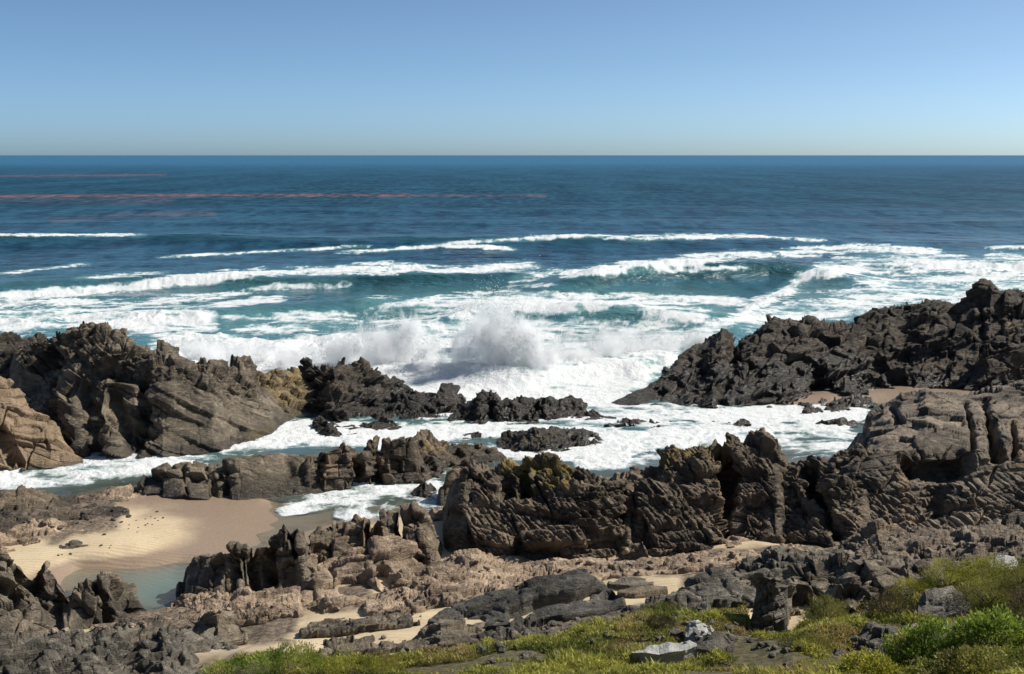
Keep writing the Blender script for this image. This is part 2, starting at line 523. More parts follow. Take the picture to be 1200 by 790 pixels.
# --- rocks between the headland and the surf gap
rock('rock_shelf', 'orange-brown shelf with a small rock pool right of the headland', M_BROWN,
     [(282, 500), (300, 500), (330, 492), (350, 486), (392, 487), (410, 480)],
     [([(282, 450), (288, 440), (305, 434), (330, 436), (345, 433), (370, 440), (410, 450)], 7.0)],
     zb=0.1, back=3, low=0.3, blocks=KNOB, rough=0.12, lichen0=0.62, tan0=0.35, amp=0.8)
rock('rock_outcrop', 'black craggy outcrop between the shelf pool and the surf', M_BLACK,
     [(335, 452), (350, 470), (370, 482), (390, 492), (430, 482), (455, 470), (482, 462)],
     [([(335, 446), (350, 448), (390, 455), (430, 450), (482, 460)], 2.5),
      ([(335, 437), (341, 429), (349, 432), (362, 425), (374, 427), (385, 430), (396, 423), (408, 422), (418, 426), (440, 430), (452, 434), (468, 442), (478, 450), (482, 455)], 5.0)],
     zb=0.1, back=4, low=0.5, blocks=CRAG + [dict(KNOB[0])], rough=0.2, amp=0.8, lichen=[([(380, 448), (400, 452)], 12, 0.6)])
rock('rock_outcrop', 'jagged wet black rock in the foam left of the low centre ridge', M_BLACK,
     [(440, 476), (460, 486), (490, 490), (520, 488), (548, 487)],
     [([(440, 468), (455, 460), (470, 453), (486, 455), (500, 457), (512, 452), (522, 449), (532, 452), (536, 462), (548, 475)], 3.2)],
     zb=0.0, back=3, blocks=CRAG + [dict(KNOB[0])], amp=0.65, rough=0.2)
rock('rock_islet', 'small black clump of rock awash in the white channel', M_BLACK,
     [(364, 508), (385, 513), (405, 510), (440, 506), (470, 503)],
     [([(364, 500), (370, 491), (380, 487), (392, 490), (402, 497), (420, 494), (440, 488), (458, 492), (470, 500)], 1.6)],
     zb=-0.05, back=2.0, blocks=KNOB, low=0.2, amp=0.8, cap=0.3)
rock('rock_ledge', 'low black ledge washed by foam at the foot of the craggy outcrop', M_BLACK,
     [(345, 492), (400, 496), (440, 492), (500, 495), (560, 494)],
     [([(345, 482), (372, 474), (400, 470), (430, 473), (470, 472), (500, 476), (530, 478), (560, 486)], 2.8)],
     zb=-0.05, back=2.0, low=0.35, lows=0.8, blocks=LOWB, rough=0.2, amp=0.9, cap=0.3)
rock('rock_ridge', 'low rounded black ridge holding back the surf at centre', M_BLACK,
     [(526, 496), (560, 498), (600, 497), (650, 496), (690, 492), (722, 491)],
     [([(526, 488), (534, 480), (545, 472), (553, 470), (558, 461), (575, 458), (584, 459), (588, 469), (600, 466), (625, 467), (648, 467), (655, 470), (668, 468), (680, 472), (695, 478), (710, 486), (722, 489)], 2.6)],
     zb=0.0, back=3.5, low=0.35, blocks=[dict(SMOO[0]), dict(KNOB[1])], rough=0.16, groove=[([(575, 468), (578, 496)], 4, 0.6), ([(628, 470), (640, 495)], 3, 0.4)])
rock('rock_islet', 'narrow black reef strip in the white channel right of centre', M_BLACK,
     [(690, 501), (760, 503), (840, 502), (905, 500)],
     [([(690, 499), (715, 494), (730, 497), (760, 495), (790, 498), (820, 493), (850, 496), (880, 494), (905, 498)], 1.2)],
     zb=-0.12, back=1.6, blocks=KNOB, low=0.35, lows=1.2, amp=0.9, rough=0.3, cap=0.3)
rock('rock_islet', 'speckled wet reef at the right end of the white channel', M_BLACK,
     [(895, 484), (950, 486), (1000, 484), (1030, 478)],
     [([(895, 478), (920, 472), (950, 470), (980, 466), (1010, 464), (1030, 468)], 2.4)],
     zb=-0.1, back=1.5, blocks=KNOB, low=0.4, lows=1.1, rough=0.3, amp=0.9, cap=0.3)
rock('rock_islet', 'small dark reef poking through foam beside the slab headwall', M_BLACK,
     [(950, 503), (985, 504), (1012, 502)], [([(950, 500), (965, 492), (985, 488), (1000, 490), (1012, 497)], 1.2)],
     zb=-0.1, back=1.2, blocks=KNOB, low=0.3, lows=1.2, rough=0.25, amp=0.8, cap=0.2)
rock('rock_islet', 'low brown-black island in the channel above the ribbed block', M_BLACK,
     [(583, 524), (610, 530), (640, 532), (690, 524), (709, 518)],
     [([(583, 516), (590, 509), (605, 508), (622, 502), (640, 500), (652, 497), (672, 500), (685, 500), (697, 508), (709, 515)], 2.4)],
     zb=0.0, back=2.2, low=0.25, blocks=LOWB, rough=0.18, amp=1.1, cap=0.3, lichen=[([(600, 515), (660, 510)], 20, 0.5)])
rock('rock_islet', 'small flat rock awash left of the brown-black island', M_BLACK,
     [(530, 515), (560, 517), (583, 514)], [([(530, 511), (545, 507), (562, 507), (575, 506), (583, 511)], 1.0)],
     zb=-0.08, back=1.2, blocks=LOWB, low=0.2, amp=0.9, cap=0.2)

# --- ridge across the middle left
rock('rock_slab', 'smooth dark slab lying between the channel and the beach', M_DARK,
     [(163, 576), (190, 582), (240, 585), (275, 587), (330, 581), (374, 577)],
     [([(163, 566), (176, 556), (190, 549), (205, 544), (222, 544), (240, 546), (255, 543), (262, 538), (285, 533), (300, 530), (330, 529), (355, 530), (374, 531)], 2.2)],
     zb=[(163, 0.25), (300, 0.15), (374, 0.0)], back=2.5, low=0.3, blocks=[dict(SLAB[0], mask=([(220, 565), (250, 565)], 45, False), gap=0.05, layer=0.1, cell=0.08), dict(COLS[0], mask=([(170, 570), (250, 565)], 30, True))], rough=0.10,
     groove=[([(258, 545), (262, 582)], 3, 0.5), ([(340, 540), (342, 552)], 5, 0.35), ([(215, 550), (220, 580)], 3, 0.4)],
     tan=[([(210, 565), (215, 580)], 8, 0.5), ([(248, 560), (258, 578)], 7, 0.55)])
rock('rock_pillars', 'upright jointed columns with tan flanks at the end of the dark slab', M_BROWN,
     [(362, 578), (400, 575), (440, 569), (482, 564)],
     [([(362, 534), (372, 527), (382, 524), (396, 520), (403, 514), (412, 516), (420, 521), (428, 515), (440, 514), (448, 520), (458, 513), (470, 513), (482, 512)], 1.1)],
     zb=0.0, back=2.5, low=0.2, blocks=COLS, rough=0.1, amp=0.8,
     groove=[([(371, 535), (372, 575)], 5, 0.9), ([(422, 520), (424, 568)], 3, 0.7), ([(446, 520), (447, 566)], 3, 0.7)],
     tan=[([(385, 535), (392, 572)], 11, 1.0), ([(452, 530), (455, 560)], 7, 0.95)])
rock('rock_ridge', 'dark ridge with yellow lichen sloping down to the foamy pool', M_BROWN,
     [(478, 565), (500, 562), (530, 552), (560, 543), (592, 541)],
     [([(478, 513), (490, 510), (504, 509), (516, 515), (530, 518), (545, 515), (560, 518), (580, 526), (592, 534)], 2.6)],
     zb=0.0, back=2.5, low=0.3, blocks=KNOB, rough=0.14, amp=0.75, lichen0=0.3, lichen=[([(500, 520), (560, 530)], 14, 0.6)])

# --- main ribbed ridge
rock('ribbed_ridge', 'ribbed dark block with a lichen-capped top left of the main ridge', M_BROWN,
     [(534, 640), (542, 652), (600, 657), (660, 659), (700, 656), (749, 647)],
     [([(534, 585), (545, 586), (560, 588), (600, 582), (660, 572), (700, 566), (749, 572)], 2.1),
      ([(534, 556), (545, 548), (575, 548), (600, 540), (620, 533), (640, 531), (658, 533), (668, 541), (700, 547), (735, 553), (749, 553)], 4.2)],
     zb=1.5, back=3.2, low=0.4, blocks=[dict(RIBS[0]), dict(RIBS[1]), dict(RIBS[2]), dict(KNOB[0], cell=0.3, layer=0.2, mask=([(540, 560), (660, 550), (740, 560)], 20, True))], rough=0.10,
     groove=[([(735, 575), (742, 610), (750, 640)], 5, 0.9), ([(607, 545), (612, 570)], 4, 0.8), ([(588, 556), (590, 572)], 6, 0.7), ([(608, 630), (608, 657)], 2.5, 0.4), ([(552, 560), (553, 580)], 5, 0.8)],
     lichen=[([(590, 540), (665, 542)], 14, 0.85), ([(640, 560), (665, 565)], 9, 0.8)], vres=1.35)
rock('rock_block', 'square-topped dark boulder leaning over the foam at the ridge end', M_BROWN,
     [(519, 592), (530, 590), (556, 584)], [([(519, 570), (524, 552), (530, 543), (540, 540), (552, 541), (556, 546)], 0.7)],
     zb=0.0, back=1.6, low=0.1, blocks=KNOB, amp=0.4, cap=0.4)
rock('ribbed_ridge', 'ribbed dark face with a pale vertical seam in the middle of the main ridge', M_BROWN,
     [(738, 650), (780, 646), (820, 638), (862, 628), (912, 628)],
     [([(738, 575), (780, 570), (820, 566), (860, 560), (912, 562)], 2.6),
      ([(738, 553), (752, 547), (765, 540), (775, 526), (785, 522), (798, 524), (808, 518), (816, 513), (830, 514), (842, 512), (855, 508), (866, 510), (876, 516), (884, 512), (892, 509), (902, 522), (912, 532)], 4.6)],
     zb=[(738, 1.6), (912, 2.1)], back=3.2, low=0.45, blocks=[dict(RIBS[0]), dict(RIBS[1]), dict(RIBS[2]), dict(KNOB[0], cell=0.3, layer=0.2, mask=([(760, 545), (900, 530)], 18, True))], rough=0.10,
     groove=[([(852, 545), (855, 590), (860, 622)], 5, 1.0), ([(846, 512), (850, 545)], 3, 0.7), ([(740, 570), (750, 640)], 4, 0.6)],
     tan=[([(845, 535), (847, 575), (847, 618)], 6, 1.1), ([(836, 538), (846, 548)], 9, 0.9)], lichen=[([(770, 535), (850, 518)], 12, 0.75)], vres=1.35)
rock('ribbed_ridge', 'ribbed dark face beside the deep diagonal cleft of the main ridge', M_BROWN,
     [(904, 629), (940, 634), (975, 640), (1012, 636)],
     [([(904, 565), (940, 566), (975, 562), (1012, 560)], 2.6),
      ([(904, 532), (915, 527), (930, 529), (945, 524), (960, 525), (970, 530), (980, 524), (995, 524), (1004, 519), (1012, 520)], 4.4)],
     zb=[(904, 2.0), (1012, 2.2)], back=3.2, low=0.45, blocks=[dict(RIBS[0]), dict(RIBS[1]), dict(RIBS[2])], rough=0.10,
     groove=[([(945, 545), (952, 575), (968, 600), (985, 625)], 6, 1.6), ([(1004, 530), (1006, 560)], 2.5, 0.4)], tan=[([(1004, 560), (1008, 610)], 4, 0.6)], vres=1.35)
rock('rock_slab', 'broad cracked slab with a black overhang at the right edge', M_SLAB,
     [(994, 640), (1050, 634), (1120, 628), (1200, 620), (1340, 615)],
     [([(994, 575), (1020, 562), (1060, 560), (1130, 560), (1200, 556), (1340, 550)], 2.2),
      ([(994, 545), (1004, 536), (1020, 533), (1060, 525), (1130, 522), (1200, 528), (1340, 520)], 3.0),
      ([(994, 535), (1002, 522), (1012, 507), (1018, 484), (1035, 473), (1050, 466), (1056, 461), (1075, 462), (1085, 457), (1096, 461), (1120, 462), (1145, 461), (1160, 456), (1178, 452), (1200, 446), (1340, 435)], 12.0)],
     zb=[(994, 2.0), (1200, 2.6), (1340, 3.0)], back=5, low=0.25, lows=0.3, bulge=1.15,
     blocks=[dict(dip=16, strike=35, t=1.6, sx=2.2, sy=1.4, layer=0.20, cell=0.26, gap=0.24, rnd=0.07, warp=0.35), dict(RIBS[0], mask=([(1000, 600), (1200, 590)], 42, True)), dict(dip=16, strike=35, t=0.3, sx=0.9, sy=0.7, layer=0.06, cell=0.09, gap=0.05, rnd=0.2, warp=0.35)],
     groove=[([(1074, 541), (1122, 538)], 17, 1.3), ([(1100, 575), (1095, 590)], 8, 0.7), ([(1152, 470), (1160, 500), (1172, 530)], 5, 1.0), ([(1130, 470), (1138, 500), (1140, 520)], 2.5, 0.5), ([(1186, 500), (1192, 530)], 2.5, 0.5), ([(1045, 478), (1052, 490)], 4, 0.5)],
     tan=[([(1060, 560), (1062, 600), (1080, 625)], 7, 1.0), ([(1190, 500), (1200, 540)], 14, 0.55), ([(1080, 500), (1120, 480)], 30, 0.3)], rough=0.09, vres=1.3)

# --- front ridge by the beach pool
rock('rock_pillars', 'stepped dark blocks standing at the edge of the turquoise pool', M_DARK,
     [(220, 700), (240, 705), (280, 702), (320, 694), (360, 688)],
     [([(220, 664), (227, 656), (234, 653), (250, 650), (262, 649), (270, 645), (272, 640), (279, 638), (284, 641), (290, 637), (297, 638), (300, 642), (313, 642), (317, 640), (320, 625), (330, 620), (336, 616), (345, 613), (353, 615), (357, 622), (360, 640)], 1.5)],
     zb=[(220, 0.4), (360, 1.0)], back=2.0, low=0.15, amp=0.75, blocks=COLS, rough=0.08, cap=0.3,
     groove=[([(272, 650), (274, 690)], 3, 0.6), ([(299, 645), (300, 690)], 3, 0.6), ([(316, 645), (314, 690)], 3.5, 0.8), ([(342, 620), (345, 650)], 2.5, 0.5)],
     tan=[([(305, 642), (310, 652)], 8, 1.0)])
rock('rock_block', 'small square black stone at the edge of the turquoise pool', M_BLACK,
     [(207, 699), (222, 700)], [([(207, 684), (209, 681), (219, 681), (222, 685)], 0.4)], zb=0.1, back=0.6, low=0.03, blocks=KNOB, amp=0.15, cap=0.15, step=0.6)
rock('rock_pillars', 'brown and tan jointed stacks between the beach pool and the ribbed block', M_BROWN,
     [(352, 690), (380, 672), (420, 660), (470, 655), (512, 658)],
     [([(352, 644), (362, 633), (372, 624), (382, 614), (395, 612), (405, 612), (414, 610), (420, 604), (427, 600), (432, 602), (438, 611), (446, 606), (455, 603), (464, 605), (469, 612), (474, 600), (484, 596), (492, 598), (500, 606), (506, 615), (512, 628)], 2.0)],
     zb=[(352, 1.0), (512, 1.5)], back=2.4, low=0.2, amp=0.75, blocks=COLS, rough=0.1,
     groove=[([(435, 612), (436, 650)], 3, 0.7), ([(469, 612), (470, 640)], 3, 0.6), ([(372, 640), (378, 665)], 3, 0.5)],
     tan=[([(440, 615), (445, 640)], 10, 1.0), ([(360, 655), (372, 640)], 8, 0.9), ([(425, 605), (432, 640)], 6, 0.9), ([(490, 625), (495, 640)], 10, 0.4), ([(410, 620), (425, 640)], 8, 0.4)])
rock('rock_outcrop', 'pale tan lumpy boulder mass below the jointed stacks', M_TAN,
     [(342, 712), (370, 712), (400, 708), (440, 694), (480, 686), (503, 672)],
     [([(342, 684), (352, 670), (368, 660), (385, 655), (400, 650), (420, 640), (436, 634), (450, 632), (470, 630), (488, 632), (498, 642), (503, 655)], 3.4)],
     zb=[(342, 1.3), (503, 1.6)], back=1.6, low=0.5, lows=0.6, blocks=[dict(SMOO[0], t=0.8, sx=1.5, layer=0.3, cell=0.4, gap=0.2), dict(SMOO[1])], rough=0.14,
     groove=[([(445, 660), (455, 675)], 5, 0.6), ([(400, 672), (432, 690)], 4, 0.4)])
rock('rock_rubble', 'rough tan and brown rubble bed in front of the stepped blocks', M_TAN,
     [(196, 724), (230, 730), (280, 728), (320, 720), (350, 716)],
     [([(196, 712), (215, 701), (235, 697), (260, 699), (290, 694), (320, 690), (350, 690)], 2.4)],
     zb=[(196, 1.0), (350, 1.5)], back=1.5, low=0.25, lows=0.9, blocks=LOWB, rough=0.2, amp=0.75, tan0=0.0)
rock('rock_rubble', 'long reddish tan band of broken rock below the ribbed ridge', M_TAN,
     [(430, 716), (470, 716), (510, 706), (560, 706), (600, 694), (650, 682), (700, 675), (740, 670), (820, 664), (900, 657), (1000, 654)],
     [([(430, 708), (460, 697), (500, 684), (560, 680), (620, 668), (700, 662), (800, 650), (900, 640), (1000, 640)], 2.3),
      ([(430, 702), (450, 690), (480, 676), (505, 660), (540, 650), (600, 646), (700, 646), (760, 636), (860, 620), (950, 620), (1000, 626)], 4.6)],
     zb=[(430, 1.9), (600, 2.0), (820, 2.1), (1000, 2.5)], back=1.4, low=0.35, lows=0.6, blocks=LOWB, rough=0.2, bulge=1.0, amp=0.7)

# --- bottom left
rock('rock_ridge', 'layered grey-brown ridge of tilted strata at the lower left edge', M_DARK,
     [(-90, 750), (0, 745), (40, 740), (82, 733)],
     [([(-90, 690), (0, 690), (40, 690), (82, 712)], 1.6), ([(-90, 640), (-20, 640), (0, 637), (12, 640), (22, 645), (30, 652), (38, 662), (44, 655), (54, 649), (60, 652), (68, 666), (74, 684), (82, 700)], 2.8)],
     zb=1.3, back=2.2, low=0.3, blocks=[dict(SLAB[0], dip=24, strike=-66, t=0.30, sx=1.3, layer=0.26, gap=0.10), dict(SLAB[1], t=1.0, sx=1.5, sy=1.5, layer=0.2, cell=0.35)], rough=0.08, cap=0.3,
     groove=[([(36, 665), (60, 700), (84, 715)], 3.5, 0.6), ([(0, 680), (30, 692)], 3, 0.4)])
rock('rock_ridge', 'layered dark block with a stepped top beside the lower left ridge', M_DARK,
     [(76, 735), (110, 733), (140, 727), (172, 718)],
     [([(76, 702), (80, 688), (88, 681), (98, 680), (108, 672), (120, 668), (126, 671), (135, 670), (143, 676), (147, 690), (160, 704), (172, 713)], 2.0)],
     zb=[(76, 1.3), (172, 0.9)], back=2.2, low=0.25, blocks=[dict(SLAB[0], dip=30, strike=-66, t=0.30, sx=1.3, layer=0.26, gap=0.10), dict(SLAB[1], t=1.0, sx=1.5, sy=1.5, layer=0.2, cell=0.35)], rough=0.08, cap=0.3,
     groove=[([(108, 676), (124, 700), (130, 722)], 3, 0.5)])
rock('rock_bed', 'lumpy grey rock bed filling the bottom left corner', M_GREY,
     [(-90, 830), (0, 830), (60, 828), (130, 822), (190, 800)],
     [([(-90, 775), (0, 772), (60, 770), (130, 765), (190, 775)], 2.4), ([(-90, 752), (0, 748), (30, 750), (60, 745), (90, 742), (110, 741), (140, 734), (165, 736), (180, 748), (190, 762)], 4.0)],
     zb=2.2, back=2, low=0.45, lows=0.7, blocks=[dict(SMOO[0]), dict(KNOB[1])], rough=0.16)
rock('rock_bed', 'grey rough rock bed right of the bottom left corner', M_GREY,
     [(150, 822), (200, 815), (250, 800), (294, 784)],
     [([(150, 770), (165, 752), (190, 738), (215, 738), (232, 745), (262, 756), (280, 766), (294, 778)], 3.6)],
     zb=2.4, back=2, low=0.4, lows=0.7, blocks=[dict(SMOO[0]), dict(KNOB[1])], rough=0.16)
rock('rock_ledge', 'dark flat-lying ledge between the tan rubble and the grey rock bed', M_DARK,
     [(130, 750), (165, 752), (200, 745), (232, 745)], [([(130, 742), (145, 735), (170, 731), (200, 733), (222, 735), (232, 740)], 2.0)],
     zb=2.0, back=1.4, low=0.2, blocks=LOWB, amp=1.0, cap=0.2)
rock('boulder', 'dark rounded boulder on the rubble left of the sand strip', M_DARK,
     [(222, 752), (255, 755), (288, 748)], [([(222, 744), (230, 731), (242, 724), (255, 719), (270, 720), (282, 729), (288, 740)], 1.0)],
     zb=1.7, back=1.2, low=0.2, blocks=SMOO, amp=0.7, cap=0.3)

# --- low dark rocks on the sand strip
rock('rock_ledge', 'thin dark ledge lying on the sand strip', M_DARK,
     [(352, 741), (390, 738), (430, 734), (492, 729)], [([(352, 736), (370, 731), (385, 727), (405, 724), (425, 722), (450, 719), (470, 720), (484, 722), (492, 726)], 1.0)],
     zb=2.15, back=0.8, low=0.1, blocks=LOWB, amp=0.7, cap=0.15)
rock('rock_ledge', 'flat dark ledge half buried in sand nearest the green bush', M_DARK,
     [(340, 764), (400, 763), (440, 760), (476, 754)], [([(340, 759), (370, 754), (400, 750), (430, 748), (455, 748), (476, 750)], 1.2)],
     zb=2.65, back=0.8, low=0.12, blocks=LOWB, amp=0.7, cap=0.15)

# --- centre foreground boulders
rock('boulder', 'long smooth charcoal boulder rising to the right above the grass', M_CHAR,
     [(504, 728), (535, 733), (570, 733), (610, 728), (660, 721), (700, 714), (730, 704)],
     [([(504, 726), (530, 724), (570, 722), (620, 708), (680, 698), (730, 700)], 1.2),
      ([(504, 724), (512, 719), (520, 716), (528, 713), (540, 709), (558, 701), (575, 696), (592, 692), (608, 690), (612, 686), (640, 679), (660, 674), (675, 672), (690, 676), (704, 684), (718, 692), (730, 698)], 2.8)],
     zb=[(504, 2.5), (730, 3.2)], back=1.8, low=0.22, lows=0.6, blocks=SMOO, amp=0.6, rough=0.05,
     groove=[([(600, 716), (625, 702), (660, 694), (700, 686)], 4.0, 0.8), ([(560, 722), (565, 738)], 3, 0.4), ([(525, 724), (560, 722)], 3, 0.3)])
rock('boulder', 'blunt grey-brown boulder at the edge of the sand below the long charcoal one', M_DARK,
     [(470, 764), (495, 762), (530, 756), (560, 752), (584, 746)],
     [([(470, 760), (480, 750), (492, 741), (505, 734), (516, 730), (530, 731), (542, 730), (548, 738), (560, 734), (572, 736), (580, 742), (584, 744)], 1.3)],
     zb=[(470, 2.9), (584, 3.2)], back=1.3, low=0.2, lows=0.7, blocks=SMOO, rough=0.06, amp=0.7, cap=0.3)
rock('rock_ledge', 'broken grey ledge running right along the top of the grass', M_GREY,
     [(570, 746), (620, 741), (680, 733), (740, 722), (800, 716), (830, 714)],
     [([(570, 742), (590, 738), (612, 731), (640, 731), (665, 728), (690, 722), (720, 714), (745, 708), (770, 703), (800, 700), (830, 702)], 1.8)],
     zb=[(570, 3.3), (830, 3.9)], back=1.2, low=0.2, lows=0.9, blocks=LOWB, rough=0.14, cap=0.2)
rock('boulder', 'grey boulders wedged left of the narrow rock pillar', M_GREY,
     [(770, 706), (800, 705), (840, 704), (884, 706)],
     [([(770, 700), (785, 694), (795, 684), (808, 676), (826, 670), (848, 668), (862, 674), (870, 684), (884, 690)], 1.7)],
     zb=3.2, back=1.5, low=0.25, blocks=SMOO, rough=0.08, amp=0.9)
rock('flat_stone', 'flat grey stone lying on the sand right of the long boulder', M_GREY,
     [(713, 684), (740, 686), (766, 684)], [([(713, 681), (722, 677), (740, 675), (756, 677), (766, 681)], 0.7)],
     zb=2.3, back=0.5, low=0.05, blocks=SMOO, amp=0.2, cap=0.15, rough=0.03)
rock('flat_stone', 'thin brown flat stone on the sand below the grey flat stone', M_BROWN,
     [(724, 694), (745, 695), (782, 690)], [([(724, 691), (745, 687), (765, 685), (782, 687)], 0.5)],
     zb=2.5, back=0.4, low=0.05, blocks=SMOO, amp=0.2, cap=0.15, rough=0.03)

# --- right foreground
rock('rock_pillar', 'narrow grey rock pillar with an overhanging head at the edge of the scrub', M_GREY,
     [(886, 742), (902, 745), (920, 740)],
     [([(886, 708), (896, 706), (908, 704), (920, 702)], 0.25), ([(886, 686), (891, 675), (898, 671), (904, 672), (912, 676), (920, 686)], 0.6)],
     zb=3.5, back=1.2, low=0.12, blocks=[dict(KNOB[1]), dict(KNOB[0], t=0.5, sx=0.5, sy=0.5, cell=0.25, layer=0.2)], amp=0.9, cap=0.12, bump=[([(886, 682), (908, 682)], 8, 0.28)], tan=[([(892, 680), (908, 682)], 8, 0.45)], rough=0.08)
rock('rock_outcrop', 'dark blocky outcrop behind the round bushes', M_DARK,
     [(893, 735), (905, 728), (940, 712), (975, 706), (1010, 716), (1050, 700), (1104, 684)],
     [([(893, 694), (905, 684), (918, 668), (932, 658), (950, 652), (972, 656), (990, 652), (1010, 648), (1040, 650), (1062, 656), (1085, 662), (1104, 672)], 2.2)],
     zb=[(893, 3.4), (905, 3.5), (1104, 4.2)], back=2.0, low=0.35, lows=0.6, blocks=COLS, rough=0.1, amp=0.9, groove=[([(1003, 665), (1008, 708)], 6, 0.8), ([(935, 680), (945, 708)], 4, 0.5)])
rock('rock_outcrop', 'low grey strata sloping down to the tan rubble', M_GREY,
     [(826, 684), (850, 688), (880, 684), (930, 672), (1010, 668)],
     [([(826, 676), (842, 668), (860, 660), (890, 652), (920, 646), (960, 644), (985, 647), (1010, 654)], 2.4)],
     zb=[(826, 2.6), (1010, 3.0)], back=1.5, low=0.3, lows=0.7, blocks=LOWB, rough=0.14)
rock('rock_outcrop', 'long grey-brown strata below the cracked slab at the right edge', M_SLAB,
     [(985, 664), (1060, 668), (1130, 664), (1200, 656), (1340, 650)],
     [([(985, 650), (1060, 648), (1130, 645), (1200, 636), (1340, 630)], 1.4), ([(985, 640), (1010, 622), (1030, 616), (1060, 622), (1100, 620), (1150, 612), (1200, 606), (1340, 600)], 3.6)],
     zb=[(985, 2.9), (1340, 3.6)], back=1.6, low=0.35, lows=0.6, blocks=LOWB, rough=0.14, tan=[([(1000, 625), (1040, 618)], 14, 0.5), ([(1060, 645), (1100, 640)], 10, 0.5)])
rock('rock_slab', 'long pale grey slab crossing the scrub between the bushes', M_GREY,
     [(964, 780), (1000, 776), (1040, 768), (1080, 758), (1120, 744), (1150, 732)],
     [([(964, 770), (980, 758), (1000, 750), (1025, 742), (1050, 738), (1075, 732), (1100, 726), (1130, 722), (1150, 722)], 1.8)],
     zb=[(964, 4.6), (1150, 5.0)], back=1.0, low=0.2, lows=0.8, blocks=LOWB, rough=0.1, tan0=0.0, cap=0.2)
rock('boulder', 'grey boulder between two round bushes', M_GREY,
     [(1076, 720), (1105, 722), (1136, 716)], [([(1076, 704), (1084, 692), (1100, 690), (1116, 688), (1128, 694), (1136, 706)], 0.9)],
     zb=4.6, back=0.9, low=0.12, blocks=SMOO, amp=0.6, cap=0.3)
rock('boulder', 'small dark pointed boulder left of the round bush', M_GREY,
     [(1010, 746), (1022, 748), (1034, 745)], [([(1010, 738), (1016, 731), (1024, 730), (1031, 733), (1034, 740)], 0.4)],
     zb=4.4, back=0.4, low=0.05, blocks=KNOB, amp=0.2, cap=0.15, step=0.7)
rock('white_stone', 'whitish boulder on the rocks above the yellow-green bush', M_PALE,
     [(1160, 664), (1178, 666), (1194, 663)], [([(1160, 658), (1166, 651), (1178, 648), (1188, 651), (1194, 658)], 0.5)],
     zb=3.9, back=0.5, low=0.06, blocks=SMOO, amp=0.3, cap=0.15, step=0.7)
rock('white_stone', 'small white block perched left of the narrow pillar', M_PALE,
     [(803, 746), (816, 748), (830, 745)], [([(803, 736), (807, 729), (818, 727), (827, 730), (830, 738)], 0.4)],
     zb=4.1, back=0.35, low=0.04, blocks=KNOB, amp=0.15, cap=0.12, step=0.6)
rock('white_stone', 'flat white slab lying in the grass with a dark shaded edge', M_PALE,
     [(740, 767), (756, 771), (785, 772), (802, 769), (817, 762)], [([(740, 765), (756, 764), (772, 767), (785, 764), (800, 763), (817, 757)], -0.1), ([(740, 763), (750, 760), (758, 756), (772, 757), (785, 752), (796, 753), (808, 749), (817, 754)], 0.7)],
     zb=4.5, back=0.4, low=0.05, lows=1.5, blocks=(), amp=0.5, cap=0.06, bulge=1.0, bexp=1.2, step=0.8, rough=0.22)
rock('boulder', 'grey flat-topped boulder beside the small white block', M_GREY,
     [(814, 760), (835, 763), (860, 757)], [([(814, 748), (820, 742), (840, 738), (855, 741), (860, 750)], 0.6)],
     zb=4.3, back=0.5, low=0.06, blocks=SMOO, amp=0.35, cap=0.15, step=0.7)
rock('rock_shelf', 'low broken brown shelf along the left shore of the beach', M_BROWN,
     [(-90, 632), (0, 628), (60, 622), (110, 606), (150, 602)],
     [([(-90, 580), (0, 574), (40, 572), (80, 578), (110, 586), (150, 596)], 4.0)],
     zb=0.35, back=1.0, low=0.25, lows=0.5, blocks=[dict(LOWB[0], layer=0.1, cell=0.22, gap=0.12), dict(LOWB[1])], rough=0.2, amp=0.7, bulge=1.0, tan=[([(20, 590), (60, 610)], 20, 0.3)], tan0=0.12)
rock('rock_shelf', 'tan rocks scattered at the left end of the beach', M_TAN,
     [(-90, 650), (0, 650), (30, 638), (60, 632), (96, 624)],
     [([(-90, 622), (0, 620), (15, 618), (40, 610), (60, 606), (80, 612), (96, 618)], 1.6)],
     zb=0.45, back=1.0, low=0.25, lows=0.8, blocks=KNOB, rough=0.18, amp=0.7)
rock('rock_shelf', 'flat tan shelf with standing water above the beach', M_TAN,
     [(92, 588), (120, 590), (150, 586), (172, 580)], [([(92, 582), (110, 575), (130, 569), (150, 568), (172, 572)], 2.0)],
     zb=0.2, back=0.8, low=0.12, lows=0.9, blocks=LOWB, rough=0.14, amp=0.6, cap=0.15)
rock('boulder', 'small dark rock half sunk in the beach sand', M_DARK,
     [(70, 642), (85, 643), (106, 640)], [([(70, 638), (78, 633), (90, 631), (100, 635), (106, 638)], 0.6)],
     zb=0.42, back=0.5, low=0.05, blocks=LOWB, amp=0.4, cap=0.12, step=0.7)
rock('rock_islet', 'black rock in the foamy pool right of the beach', M_BLACK,
     [(484, 580), (498, 583), (512, 580)], [([(484, 574), (490, 565), (498, 561), (506, 564), (512, 574)], 0.8)],
     zb=0.0, back=0.8, low=0.1, blocks=KNOB, amp=0.4, cap=0.2, step=0.8)
rock('rock_ledge', 'reddish ledge at the water edge in front of the foamy pool', M_TAN,
     [(486, 604), (510, 610), (536, 606)], [([(486, 601), (500, 596), (518, 594), (536, 594)], 0.9)],
     zb=0.6, back=0.9, low=0.1, blocks=LOWB, amp=0.7, cap=0.15)
